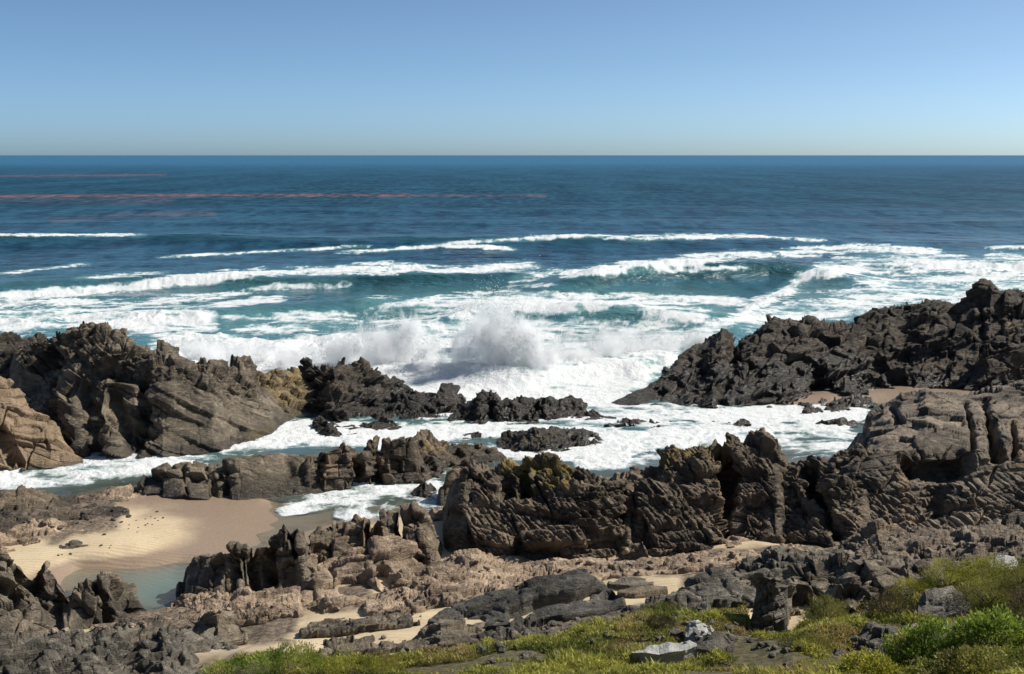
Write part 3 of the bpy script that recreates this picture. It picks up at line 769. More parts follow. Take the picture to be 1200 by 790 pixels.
# ------------------------------------------------------------------ ground sheet (sand, sea bed, soil)
ANCH = []
for sp in ROCKS:
    b = sp['base']
    xs = np.arange(b[0][0] + 2, b[-1][0], 18.0)
    z = zb_of(sp, xs)
    pts = at_z(xs, poly(b, xs), z)
    cove = (xs > 290) & (xs < 600) & (poly(b, xs) > 530)
    pts[:, 2] = np.where(z < 0.12, np.where(cove, -0.3, -0.8), z - 0.06 - 0.16 * (z > 1.2))
    ANCH.append(pts)
EXPL = [(150, 640, .42), (110, 648, .42), (60, 655, .4), (200, 612, .28), (250, 622, .13), (180, 658, .08), (240, 662, .0), (130, 660, .08), (300, 612, .0), (290, 640, -.02),
        (345, 595, -.08), (400, 605, -.28), (440, 590, -.5), (510, 590, -.5), (100, 672, -.16), (200, 680, -.45), (150, 690, -.35), (240, 685, -.5), (280, 660, -.09), (320, 630, -.06), (300, 645, -.05),
        (170, 605, .22), (230, 597, .14), (300, 592, .06), (120, 618, .4),
        (420, 722, 2.0), (520, 704, 2.0), (480, 716, 2.05), (330, 752, 2.45), (450, 742, 2.35), (300, 762, 2.55), (420, 772, 2.9), (720, 680, 2.25), (780, 676, 2.3), (690, 686, 2.3), (640, 695, 2.1),
        (300, 778, 3.1), (400, 778, 3.2), (500, 766, 3.3), (600, 756, 3.6), (700, 742, 3.8), (800, 727, 4.0), (870, 717, 3.9), (400, 805, 4.2), (600, 805, 5.2), (800, 790, 5.2), (900, 757, 4.4),
        (1000, 742, 4.4), (950, 790, 5.2), (1100, 790, 6.0), (1200, 790, 6.3), (1150, 745, 5.1), (1190, 700, 4.7), (1100, 690, 4.3), (1190, 668, 4.0), (1000, 722, 4.0), (940, 737, 3.9),
        (1330, 700, 5.0), (1330, 790, 6.8), (-90, 840, 3.0), (100, 840, 3.2), (300, 835, 4.2), (-250, 840, 3.2), (1500, 790, 7),
        (50, 562, -.7), (200, 548, -.8), (350, 505, -.8), (500, 497, -.8), (700, 497, -.8), (800, 512, -.8), (950, 512, -.8), (850, 482, -.8), (-90, 565, -.7), (-200, 565, -.7),
        (1020, 458, .45), (1080, 457, .5), (1120, 458, .5), (1250, 458, .8), (990, 462, .2)]
e = np.array(EXPL, float)
ANCH.append(at_z(e[:, 0], e[:, 1], e[:, 2]))
for x in range(-300, 1501, 150):
    ANCH.append(at_z(np.array([x, x]), np.array([430., 395.]), np.array([-2.2, -3.5])))
ANCH.append(np.array([[0, 0, 11.6], [-30, 0, 11.2], [30, 0, 11.6], [-30, 11, 8.3], [30, 11, 8.9], [0, 11, 8.6], [-15, 11, 8.4], [15, 11, 8.8], [0, -40, 13.], [-50, -40, 13], [50, -40, 13],
                      [-75, 30, 3.], [75, 30, 5.], [-80, 45, .5], [80, 45, 2.5], [-90, 140, -4], [90, 140, -4], [0, 140, -4]], float))
ANCH = np.concatenate(ANCH)


def rbf_fit(P, lam=0.12):
    n = len(P)
    d = np.hypot(P[:, None, 0] - P[None, :, 0], P[:, None, 1] - P[None, :, 1])
    A = np.zeros((n + 3, n + 3))
    A[:n, :n] = -d - lam * np.eye(n) * -1.0 * -1.0
    A[:n, n] = 1; A[:n, n + 1:] = P[:, :2]
    A[n, :n] = 1; A[n + 1:, :n] = P[:, :2].T
    return np.linalg.solve(A, np.concatenate([P[:, 2], np.zeros(3)]))


WR = rbf_fit(ANCH)


def ground_z(x, y):
    x = np.asarray(x, float); y = np.asarray(y, float)
    s = x.shape
    x = x.ravel(); y = y.ravel()
    out = np.empty(len(x))
    n = len(ANCH)
    for c in range(0, len(x), 40000):
        sl_ = slice(c, c + 40000)
        d = np.hypot(x[sl_, None] - ANCH[None, :, 0], y[sl_, None] - ANCH[None, :, 1])
        out[sl_] = -d @ WR[:n] + WR[n] + x[sl_] * WR[n + 1] + y[sl_] * WR[n + 2]
    out = out.reshape(s)
    return out


GX = np.concatenate([np.linspace(-95, -28, 60, endpoint=False), np.arange(-28, 28, 0.14), np.linspace(28, 95, 61)])
GY = np.concatenate([np.linspace(-45, 14, 40, endpoint=False), np.arange(14, 34, 0.12), np.arange(34, 52, 0.14), np.linspace(52, 140, 160)])
# interpolate the smooth surface from a coarser evaluation
cx_, cy_ = np.arange(-95, 95.01, 0.7), np.arange(-45, 140.01, 0.7)
CZ = ground_z(*np.meshgrid(cx_, cy_, indexing='ij'))


def ground(x, y):
    fx = np.clip((np.asarray(x, float) + 95) / 0.7, 0, len(cx_) - 1.001); fy = np.clip((np.asarray(y, float) + 45) / 0.7, 0, len(cy_) - 1.001)
    i = fx.astype(int); j = fy.astype(int); u = fx - i; v = fy - j
    return CZ[i, j] * (1 - u) * (1 - v) + CZ[i + 1, j] * u * (1 - v) + CZ[i, j + 1] * (1 - u) * v + CZ[i + 1, j + 1] * u * v


X, Y = np.meshgrid(GX, GY, indexing='ij')
Z = ground(X, Y)
P = np.stack([X, Y, Z], -1)
ppx, ppy = project(P)
front = Y > 13
P3 = np.stack([X, Y, 0 * Z], -1)


def grass_edge(px):
    return poly([(-400, 900), (190, 830), (232, 800), (262, 780), (300, 772), (330, 768), (400, 768), (440, 772), (480, 768), (500, 760), (560, 750), (600, 748), (640, 744), (700, 732), (760, 718), (830, 714), (870, 709),
                 (884, 740), (930, 740), (950, 718), (980, 712), (1030, 702), (1060, 692), (1090, 680), (1120, 668), (1150, 662), (1200, 655), (1500, 640)], px)


soil = sstep(-6, 8, ppy + 6 * fbm(P3, 0.7, 3, 77) - grass_edge(ppx)) * front + (~front)
rockf = np.zeros_like(Z)
for pts, w, st in [([(40, 700), (180, 730), (330, 735)], 22, 1.0), ([(60, 620), (120, 600), (20, 590)], 26, 0.9), ([(220, 720), (420, 700)], 18, 1.0), ([(560, 690), (700, 668), (980, 650)], 14, 1.0),
                   ([(330, 770), (460, 760)], 6, 0.5), ([(560, 742), (700, 730), (840, 705)], 16, 0.9), ([(820, 690), (1000, 690), (1100, 670)], 26, 1.0), ([(900, 760), (960, 790)], 18, 0.6), ([(1000, 740), (1060, 745)], 14, .7), ([(0, 800), (280, 800)], 40, 1.0)]:
    rockf = np.maximum(rockf, st * np.exp(-(segdist(ppx, ppy, pts) / w) ** 2) * front)
rk = sstep(0.3, 0.7, rockf + 0.35 * fbm(P3, 0.8, 3, 31))
Z = Z + 0.05 * fbm(P3, 0.5, 3, 21) * sstep(0.3, 1.5, Z) + 0.015 * fbm(P3, 2.5, 3, 22) * sstep(0.25, 0.7, Z)
Z = Z + rk * (0.10 * ridged(P3, 0.9, 4, 23) + 0.06 * blocks(np.stack([X, Y, Z], -1), frame(12, 12), 0.3, 0.7, 0.5, s=3) + 0.10 * fbm(P3, 2.0, 3, 24))
Z = Z + soil * (0.10 * fbm(P3, 0.8, 3, 25))
P = np.stack([X, Y, Z], -1)

m_ground, nt = nodes('sand_and_soil')
g = N(nt)
pos = g.add('ShaderNodeNewGeometry').outputs['Position']
n1 = g.noise(pos, 0.5, 5, 0.6); n2 = g.noise(pos, 6, 5, 0.7); n3 = g.noise(pos, 45, 3, 0.7)
sand = g.mix(g.ramp(n1, 0.35, 0.65), (0.50, 0.395, 0.255), (0.57, 0.46, 0.305))
sand = g.mix(g.math('MULTIPLY', g.ramp(n2, 0.55, 0.75), 0.5), sand, (0.38, 0.28, 0.18))
zz = g.add('ShaderNodeSeparateXYZ', {0: pos}).outputs[2]
zz = g.math('ADD', zz, g.math('MULTIPLY', g.math('SUBTRACT', n1, 0.5), 0.16))
wet = g.math('MAXIMUM', g.ramp(zz, 0.30, 0.15), g.ramp(g.add('ShaderNodeSeparateXYZ', {0: pos}).outputs[1], 54, 58))
sand = g.mix(g.math('MULTIPLY', g.ramp(g.noise(pos, 1.7, 6, 0.75, 1.0), 0.60, 0.70), 0.35), sand, (0.22, 0.16, 0.10))
sand = g.mix(wet, sand, (0.31, 0.23, 0.165))
rkc = g.mix(g.ramp(n2, 0.4, 0.62), (0.07, 0.055, 0.042), (0.23, 0.175, 0.125))
rkc = g.mix(g.math('MULTIPLY', g.ramp(n3, 0.55, 0.7), 0.6), rkc, (0.34, 0.27, 0.2))
c = g.mix(g.attr('rockiness'), sand, rkc)
so_ = g.mix(g.ramp(n2, 0.4, 0.65), (0.055, 0.05, 0.02), (0.14, 0.115, 0.06))
c = g.mix(g.attr('soil'), c, so_)
rip = g.add('ShaderNodeTexWave', {'Vector': pos, 'Scale': 1.6, 'Distortion': 5.0, 'Detail': 3.0, 'Detail Scale': 0.6}, bands_direction='Y').outputs[1]
bmp = g.add('ShaderNodeBump', {'Height': g.math('ADD', g.math('MULTIPLY', rip, 0.5), g.math('ADD', g.math('MULTIPLY', n3, 0.35), n2)), 'Strength': 0.5, 'Distance': 0.06}).outputs[0]
ro = g.add('ShaderNodeMapRange', {0: wet, 3: 0.92, 4: 0.22}).outputs[0]
b = g.add('ShaderNodeBsdfPrincipled', {'Base Color': c, 'Roughness': ro, 'Normal': bmp, 'Specular IOR Level': 0.35})
g.add('ShaderNodeOutputMaterial', {0: b.outputs[0]})
gm = mk_mesh('ground', P, grid_faces(len(GX), len(GY)), m_ground, {'soil': soil, 'rockiness': rk})
link('ground', gm, kind='structure', label='sand, shore floor and soil under the rocks')

for sp in ROCKS:
    loft(sp)

# ------------------------------------------------------------------ the sea, with swell, surf foam and the channel behind the ridge
cpx = np.arange(-420, 1621, 1.5)
rpy = np.concatenate([[182.02, 182.06, 182.15, 182.3, 182.5, 182.8, 183.2, 183.7, 184.3, 185, 185.8], np.arange(186.6, 730, 0.9)])
PX, PY = np.meshgrid(cpx, rpy, indexing='ij')
S0 = at_z(PX, PY, 0.0)
X, Y = S0[..., 0], S0[..., 1]
near = sstep(420, 250, Y)
Wz = np.zeros_like(X)
for cr, A, sf, sb in [
    ([(-420, 287), (0, 286), (150, 285), (330, 286), (560, 287), (740, 286), (900, 285), (1620, 290)], [(-420, 1.5), (0, 1.6), (330, 1.6), (560, 1.5), (900, 0.9), (1100, .4), (1620, .4)], 7, 14),
    ([(-420, 352), (0, 340), (120, 336), (270, 334), (400, 334), (560, 333), (640, 331)], [(-420, 1.0), (0, .9), (270, 1.5), (500, 1.8), (600, 1.2), (660, 0.0)], 2.8, 9),
    ([(520, 348), (640, 340), (700, 336), (800, 330), (900, 327), (960, 330), (1040, 338)], [(560, 0.0), (640, 1.0), (700, 2.1), (800, 2.2), (920, 2.0), (980, 1.1), (1050, 0)], 4.2, 10),
    ([(100, 375), (300, 364), (420, 359), (600, 362)], [(80, 0), (200, .7), (420, 1.1), (560, .6), (600, 0)], 3, 7),
    ([(380, 398), (480, 385), (560, 372), (640, 368), (740, 372), (880, 380)], [(370, 0), (450, .6), (560, 1.3), (700, 1.4), (820, .8), (890, 0)], 3, 6),
    ([(250, 420), (390, 432), (500, 437), (620, 440), (760, 430), (880, 412)], [(250, 0.2), (390, .8), (600, 1.2), (760, .9), (880, 0)], 2.2, 5.5),
    ([(-420, 250), (300, 249), (1620, 251)], [(-420, .9), (1620, .9)], 14, 22),
    ([(-420, 262), (500, 264), (1620, 262)], [(-420, .5), (500, .9), (1620, .7)], 10, 16),
    ([(900, 318), (1100, 312), (1300, 310)], [(890, 0), (1000, .5), (1300, .8)], 4, 8)]:
    yc = at_z(cpx, poly(cr, cpx), 0.0)[:, 1][:, None]
    wob = 2.0 * vnoise(X * 0.05, Y * 0.02, 0 * X, 5) + 0.8 * vnoise(X * 0.2, Y * 0.05, 0 * X, 6)
    s = Y - yc + wob
    a = poly(A, cpx)[:, None] * (0.8 + 0.35 * vnoise(X * 0.07, 0 * X, 0 * X + 3.3, 8))
    Wz += a * np.exp(-(s / np.where(s < 0, sf, sb)) ** 2)
Q = np.stack([X, Y * 1.6, 0 * X], -1)
open_sea = sstep(66, 90, Y)
Wz += near * open_sea * (0.22 * fbm(Q, 0.10, 3, 12) + 0.13 * fbm(Q, 0.45, 3, 13))
Wz += sstep(60, 30, Y) * 0
S = np.stack([X, Y, Wz], -1)
VX, VY = project(S)

STROKES = [  # (visible curve, half width curve, strength)
    ([(-420, 275), (0, 275), (60, 275), (165, 275.5)], 1.6, 0.95), ([(190, 302), (250, 298), (330, 293), (400, 290), (430, 289)], 2.0, 0.9),
    ([(400, 297), (450, 294), (520, 288), (560, 289), (600, 292)], 2.6, 0.95), ([(520, 286), (620, 279), (690, 276), (740, 279), (800, 277), (880, 277), (960, 281)], 2.8, 0.95),
    ([(0, 320), (40, 316), (100, 311)], 3, 0.85), ([(90, 326), (140, 322), (195, 319)], 3, 0.8), ([(-420, 360), (0, 346), (100, 341), (200, 330), (270, 322), (350, 319), (450, 315), (530, 316), (630, 313)], 6.5, 1.0),
    ([(-420, 372), (0, 358), (150, 352), (260, 345), (330, 338), (410, 334)], 5, 0.85), ([(420, 352), (440, 349), (470, 350)], 3, 0.6), ([(600, 330), (640, 322), (660, 318)], 6, 0.75), ([(590, 338), (620, 336), (650, 334)], 3, 0.7),
    ([(660, 322), (740, 312), (800, 305), (880, 298), (960, 294), (1040, 292), (1100, 297)], 6, 1.0), ([(700, 322), (770, 317), (830, 315), (880, 313)], 2.5, 0.8), ([(980, 303), (1060, 300), (1130, 302)], 3, 0.7), ([(1160, 291), (1220, 288), (1400, 286)], 3, 0.9),
    ([(860, 372), (905, 350), (930, 335), (960, 318), (1010, 312), (1080, 312), (1140, 315), (1210, 316), (1620, 314)], 11, 1.0), ([(1000, 335), (1060, 330), (1130, 330), (1210, 328), (1620, 330)], 16, 0.72), ([(870, 385), (930, 365), (1000, 352), (1080, 345), (1150, 345)], 22, 0.72), ([(800, 388), (870, 372), (930, 356)], 8, 0.9), ([(1160, 315), (1620, 318)], 22, 0.85),
    ([(430, 366), (520, 350), (600, 346), (700, 345), (800, 348), (880, 356)], 5, 0.95), ([(440, 375), (520, 362), (620, 358), (720, 358), (830, 366)], 15, 0.86), ([(430, 400), (600, 390), (850, 392)], 22, 0.85), ([(640, 420), (800, 415)], 28, 1.0), ([(200, 425), (330, 425), (420, 425), (520, 440), (620, 445), (760, 440)], 26, 1.3), ([(480, 470), (620, 465), (740, 462)], 26, 1.3),
    ([(-420, 392), (0, 380), (100, 376), (200, 370), (250, 375)], 17, 1.0), ([(-420, 400), (0, 385), (100, 372), (220, 372)], 28, 0.86), ([(180, 400), (260, 402), (320, 410), (380, 402), (420, 395)], 12, 1.15), ([(260, 375), (340, 372), (420, 372)], 7, 0.74), ([(270, 392), (350, 386), (420, 384)], 9, 0.8), ([(150, 362), (240, 358), (330, 352)], 5, 0.74), ([(-60, 440), (40, 420)], 20, 0.8),
    ([(-420, 560), (0, 556), (60, 552), (130, 547), (220, 537), (290, 522), (340, 506), (380, 500), (430, 505)], 17, 1.1), ([(330, 498), (400, 500), (470, 506), (540, 502)], 14, 1.2), ([(440, 515), (500, 506), (560, 500), (620, 497), (700, 495), (800, 488), (900, 482), (1010, 478)], 15, 1.15), ([(680, 530), (740, 520), (820, 510), (900, 510), (1000, 512)], 22, 1.15), ([(690, 540), (740, 535)], 12, 1.1), ([(460, 455), (500, 462), (540, 480)], 14, 1.0), ([(40, 440), (50, 410)], 14, 1.0),
    ([(330, 592), (400, 580), (470, 572), (520, 558)], 13, 0.86), ([(400, 600), (440, 600), (500, 588), (540, 580)], 13, 0.78), ([(520, 524), (560, 527), (640, 534), (700, 530)], 9, 0.85), ([(500, 560), (540, 552)], 8, 0.95), ([(490, 612), (530, 615)], 8, 0.8), ([(480, 575), (520, 565)], 12, 0.85), ([(330, 595), (370, 588)], 4, 0.9),
]
fo = np.zeros_like(X)
bw = 3.0 * vnoise(X * 0.12, Y * 0.05, 0 * X, 41) + 1.6 * vnoise(X * 0.5, Y * 0.25, 0 * X, 42)
for pts, w, st in STROKES:
    xs = [p[0] for p in pts]
    yc = poly(pts, cpx)[:, None]
    lo, hi = min(xs), max(xs)
    endm = sstep(lo - 22, lo + 14, PX) * sstep(hi + 22, hi - 14, PX)
    dy = (VY + bw * min(1.0, w / 6) - yc) / w
    fo = np.maximum(fo, st * endm * np.exp(-np.abs(dy) ** 2.4))
aer = np.zeros_like(X)
for pts, w, st in [([(-420, 385), (0, 375), (200, 372), (420, 380)], 24, 0.8), ([(430, 360), (600, 352), (850, 360)], 22, 0.75), ([(850, 390), (930, 365), (1040, 345), (1200, 330), (1620, 330)], 30, 0.8), ([(200, 420), (500, 440), (760, 440)], 50, 0.9),
                   ([(330, 590), (430, 600), (540, 575)], 30, 0.8), ([(90, 675), (240, 690)], 26, 0.7), ([(-420, 350), (400, 335)], 22, 0.35), ([(250, 345), (420, 350), (560, 345)], 16, 0.22), ([(650, 335), (930, 325)], 18, 0.18), ([(0, 555), (400, 500), (1000, 495)], 30, 0.7)]:
    aer = np.maximum(aer, st * np.exp(-(segdist(VX, VY, pts) / w) ** 2))
red = np.zeros_like(X)
for pts, w, st in [([(-420, 232), (0, 230.5), (120, 229.5), (330, 229), (480, 229)], 1.8, 0.85), ([(480, 229), (640, 229.5)], 1.3, 0.45), ([(-420, 208), (0, 206.5), (195, 205)], 1.2, 0.5), ([(60, 258), (160, 252), (250, 250)], 3, 0.28), ([(-420, 276), (0, 275.5), (16, 275.5)], 1.5, 0.95), ([(0, 233), (200, 235)], 4, 0.25)]:
    red = np.maximum(red, st * np.exp(-(segdist(VX, VY, pts) / w) ** 2))
# lacy break-up of the foam
wx = X + 2.2 * fbm(Q, 0.16, 3, 51); wy = Y * 1.5 + 2.2 * fbm(Q, 0.16, 3, 52)
Q2 = np.stack([wx, wy, 0 * X], -1)
lac = 0.5 * ridged(Q2, 0.20, 4, 53, 0.65) + 0.5 * ridged(Q2, 0.8, 4, 54, 0.65) + 0.35 * fbm(Q2 * np.array([0.5, 1, 1]), 0.25, 3, 55)
lac = (lac - lac.mean()) / lac.std()
fo = np.minimum(fo, 1.12)
foam = np.clip(fo * 1.02 - 0.06 + 0.27 * lac * np.where(fo > 1, 0.8, 1.0) * np.where(Y < 66, 1.25, 1.0), 0, 1.4) * sstep(0.05, 0.35, fo)
aer = np.maximum(aer, 0.55 * sstep(0.1, 0.6, fo) * open_sea)
# churned white water stands up in lumps
lump = sstep(0.75, 1.15, fo) * open_sea
S[..., 2] += lump * (0.75 * ridged(Q2, 0.30, 4, 61, 0.55) - 0.2) + sstep(0.5, 1.0, foam) * 0.07 * fbm(Q2, 2.5, 3, 62)
S[..., 2] += sstep(66, 60, Y) * (0.05 * fbm(Q, 0.5, 3, 63) + sstep(0.6, 1.0, foam) * 0.10 * ridged(Q2, 0.7, 4, 64) - 0.03)
dep = np.clip(S[..., 2] - ground(np.clip(X, -94, 94), np.clip(Y, -40, 139)), 0, 6)
dep = np.where(Y > 75, 6, dep)

m_sea, nt = nodes('sea_water')
g = N(nt)
pos = g.add('ShaderNodeNewGeometry').outputs['Position']
mp1 = g.add('ShaderNodeMapping', {'Vector': pos, 'Scale': (0.5, 1.0, 1.0)}).outputs[0]
w0 = g.noise(mp1, 0.035, 3, 0.5, 0.3); w1 = g.noise(mp1, 0.22, 4, 0.6, 0.4); w2 = g.noise(mp1, 1.2, 5, 0.62, 0.3)
hgt = g.math('ADD', g.math('MULTIPLY', w0, 6.0), g.math('ADD', g.math('MULTIPLY', w1, 1.7), g.math('MULTIPLY', w2, 0.45)))
aer_a, fo_a, dep_a, red_a = g.attr('aeration'), g.attr('foam'), g.attr('depth'), g.attr('algae')
calm = g.add('ShaderNodeMapRange', {0: dep_a, 1: 0.5, 2: 4.0, 3: 0.06, 4: 1.0}).outputs[0]      # sheltered shallows lie calmer than the open sea
bmp = g.add('ShaderNodeBump', {'Height': hgt, 'Strength': calm, 'Distance': 0.8}).outputs[0]
# chop painted as colour: shade of wave fronts, plus larger wind patches far out
mpc = g.add('ShaderNodeMapping', {'Vector': pos, 'Scale': (0.32, 0.085, 1.0)}).outputs[0]
mpf = g.add('ShaderNodeMapping', {'Vector': pos, 'Scale': (0.035, 0.0065, 1.0)}).outputs[0]
mpw = g.add('ShaderNodeMapping', {'Vector': pos, 'Scale': (0.0022, 0.0011, 1.0)}).outputs[0]
chop = g.math('ADD', g.math('MULTIPLY', g.noise(mpc, 1.0, 5, 0.7), 0.55), g.math('ADD', g.math('MULTIPLY', g.noise(mpf, 1.0, 5, 0.7), 0.35), g.math('MULTIPLY', g.noise(mpw, 1.0, 4, 0.6), 0.10)))
yy = g.add('ShaderNodeSeparateXYZ', {0: pos})
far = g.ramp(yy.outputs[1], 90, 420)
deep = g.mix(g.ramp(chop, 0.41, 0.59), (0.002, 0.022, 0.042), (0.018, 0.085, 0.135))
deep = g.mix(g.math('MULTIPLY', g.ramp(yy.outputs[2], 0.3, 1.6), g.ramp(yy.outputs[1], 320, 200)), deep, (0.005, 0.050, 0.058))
deep = g.mix(g.ramp(yy.outputs[1], 300, 2600), deep, (0.034, 0.130, 0.235))  # sky reflection on the distant water painted into its colour
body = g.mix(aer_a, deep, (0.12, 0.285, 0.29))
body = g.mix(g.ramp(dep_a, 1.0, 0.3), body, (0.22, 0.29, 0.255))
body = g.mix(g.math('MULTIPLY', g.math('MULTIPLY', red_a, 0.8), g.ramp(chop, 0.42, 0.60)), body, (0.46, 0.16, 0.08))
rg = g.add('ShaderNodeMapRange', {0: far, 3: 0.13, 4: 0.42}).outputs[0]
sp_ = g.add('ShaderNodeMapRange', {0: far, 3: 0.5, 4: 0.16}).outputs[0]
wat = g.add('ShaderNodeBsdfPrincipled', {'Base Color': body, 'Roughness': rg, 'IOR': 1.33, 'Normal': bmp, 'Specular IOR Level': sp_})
tr = g.add('ShaderNodeBsdfTransparent', {0: (0.90, 0.96, 0.945, 1)})
fr = g.add('ShaderNodeFresnel', {'IOR': 1.33, 'Normal': bmp}).outputs[0]
gl = g.add('ShaderNodeBsdfGlossy', {'Roughness': 0.08, 'Normal': bmp})
clear = g.add('ShaderNodeMixShader', {0: fr, 1: tr.outputs[0], 2: gl.outputs[0]})
cf = g.math('MULTIPLY', g.math('POWER', 2.718, g.math('MULTIPLY', dep_a, -1.15)), g.ramp(dep_a, 5.0, 2.0))
shal = g.add('ShaderNodeMixShader', {0: cf, 1: wat.outputs[0], 2: clear.outputs[0]})
fn = g.noise(pos, 2.2, 6, 0.7, 0.5); fn2 = g.noise(pos, 9.0, 4, 0.7)
ff = g.ramp(g.math('ADD', fo_a, g.math('ADD', g.math('MULTIPLY', g.math('SUBTRACT', fn, 0.5), 0.75), g.math('MULTIPLY', g.math('SUBTRACT', fn2, 0.5), 0.35))), 0.27, 0.92)
fb = g.add('ShaderNodeBump', {'Height': g.math('ADD', fn, g.math('MULTIPLY', fn2, 0.4)), 'Strength': 0.55, 'Distance': 0.35}).outputs[0]
fd = g.add('ShaderNodeBsdfPrincipled', {'Base Color': g.mix(g.ramp(fo_a, 0.35, 0.9), (0.62, 0.74, 0.75), (0.74, 0.76, 0.77)), 'Roughness': 0.75, 'Normal': fb, 'Specular IOR Level': 0.2})
out = g.add('ShaderNodeMixShader', {0: ff, 1: shal.outputs[0], 2: fd.outputs[0]})
g.add('ShaderNodeOutputMaterial', {0: out.outputs[0]})
sm = mk_mesh('sea', S, grid_faces(len(cpx), len(rpy))[:, ::-1], m_sea, {'foam': foam, 'aeration': aer, 'depth': dep, 'algae': red})
link('sea', sm, kind='structure', label='blue sea with surf foam and the white channel between the rocks')
# ------------------------------------------------------------------ vegetation
def leaf_material(name, a, b, c2, rough=0.6):
    m, nt = nodes(name)
    g = N(nt)
    v = g.attr('tone'); h = g.attr('hue')
    c = g.mix(g.ramp(v, 0.0, 1.0), a, b)
    c = g.mix(g.ramp(h, 0.55, 0.9), c, c2)
    d = g.add('ShaderNodeBsdfPrincipled', {'Base Color': c, 'Roughness': rough, 'Specular IOR Level': 0.25})
    t = g.add('ShaderNodeBsdfTranslucent', {0: c})
    mx = g.add('ShaderNodeMixShader', {0: 0.35, 1: d.outputs[0], 2: t.outputs[0]})
    g.add('ShaderNodeOutputMaterial', {0: mx.outputs[0]})
    return m


M_GRASS = leaf_material('low_scrub', (0.11, 0.13, 0.026), (0.44, 0.42, 0.095), (0.36, 0.26, 0.13))
M_BUSH_G = leaf_material('fresh_green_leaves', (0.085, 0.14, 0.02), (0.32, 0.40, 0.065), (0.42, 0.36, 0.10))
M_BUSH_O = leaf_material('olive_leaves', (0.08, 0.092, 0.02), (0.28, 0.27, 0.065), (0.28, 0.19, 0.09))
M_BUSH_Y = leaf_material('yellow_green_leaves', (0.11, 0.13, 0.018), (0.42, 0.40, 0.06), (0.30, 0.21, 0.08))
M_BUSH_B = leaf_material('brown_olive_leaves', (0.045, 0.04, 0.018), (0.12, 0.10, 0.045), (0.16, 0.10, 0.06))
rng = np.random.default_rng(11)


def blades(B, D, L, W, side):
    """one kite-shaped leaf (quad) per base point B, direction D, length L, width W"""
    n = len(B)
    V = np.empty((n, 4, 3))
    V[:, 0] = B
    V[:, 1] = B + D * (L * 0.45)[:, None] + side * (W * 0.5)[:, None]
    V[:, 2] = B + D * L[:, None]
    V[:, 3] = B + D * (L * 0.45)[:, None] - side * (W * 0.5)[:, None]
    return V.reshape(-1, 3), np.arange(n * 4).reshape(n, 4)


def unit(v):
    return v / (np.linalg.norm(v, axis=-1, keepdims=True) + 1e-9)


# low mat of grass and succulent scrub on the slope
n = 1000000
gx = rng.uniform(-19, 19, n); gy = rng.uniform(14.5, 31, n)
gz = ground(gx, gy)
G = np.stack([gx, gy, gz], -1)
qx, qy = project(G)
G0 = np.stack([gx, gy, 0 * gx], -1)
clump = fbm(G0, 1.1, 3, 91) ; clump2 = fbm(G0, 3.2, 2, 92)
edge = qy + 7 * fbm(G0, 0.8, 3, 93) - grass_edge(qx)
bare = fbm(G0, 0.55, 3, 94)
keep = (edge > 0) & (qx > -140) & (qx < 1340) & (qy < 850) & (clump2 + 0.8 * clump > -0.5) & (bare < 0.30)
G, clump, clump2, bare = G[keep], clump[keep], clump2[keep], bare[keep]
G0 = G0[keep]
n = len(G)
mound = np.clip(clump + 0.5 * clump2 + 0.2, 0, 1)
az = rng.uniform(0, 2 * np.pi, n)
lean = rng.uniform(0.3, 1.25, n)
D = np.stack([np.cos(az) * np.sin(lean), np.sin(az) * np.sin(lean), np.cos(lean)], -1)
side = unit(np.cross(D, unit(rng.normal(size=(n, 3)))))
G[:, 2] += 0.24 * mound * rng.uniform(0.2, 1, n) - 0.01
L = rng.uniform(0.05, 0.14, n) * (0.8 + 0.7 * mound)
W = rng.uniform(0.016, 0.042, n)
V, F = blades(G, D, L, W, side)
tone = np.clip(0.5 + 0.55 * fbm(G0, 0.45, 3, 95) + 0.5 * clump2 + rng.normal(0, 0.16, n), 0, 1)
hue = np.clip(0.37 + 0.8 * fbm(G0, 0.7, 3, 96) + rng.normal(0, 0.13, n), 0, 1)
gm = mk_mesh('grass', V, F, M_GRASS, {'tone': np.repeat(tone, 4), 'hue': np.repeat(hue, 4)}, smooth=False)
link('grass', gm, kind='stuff', label='low olive and yellow-green scrub covering the slope', cat='grass')


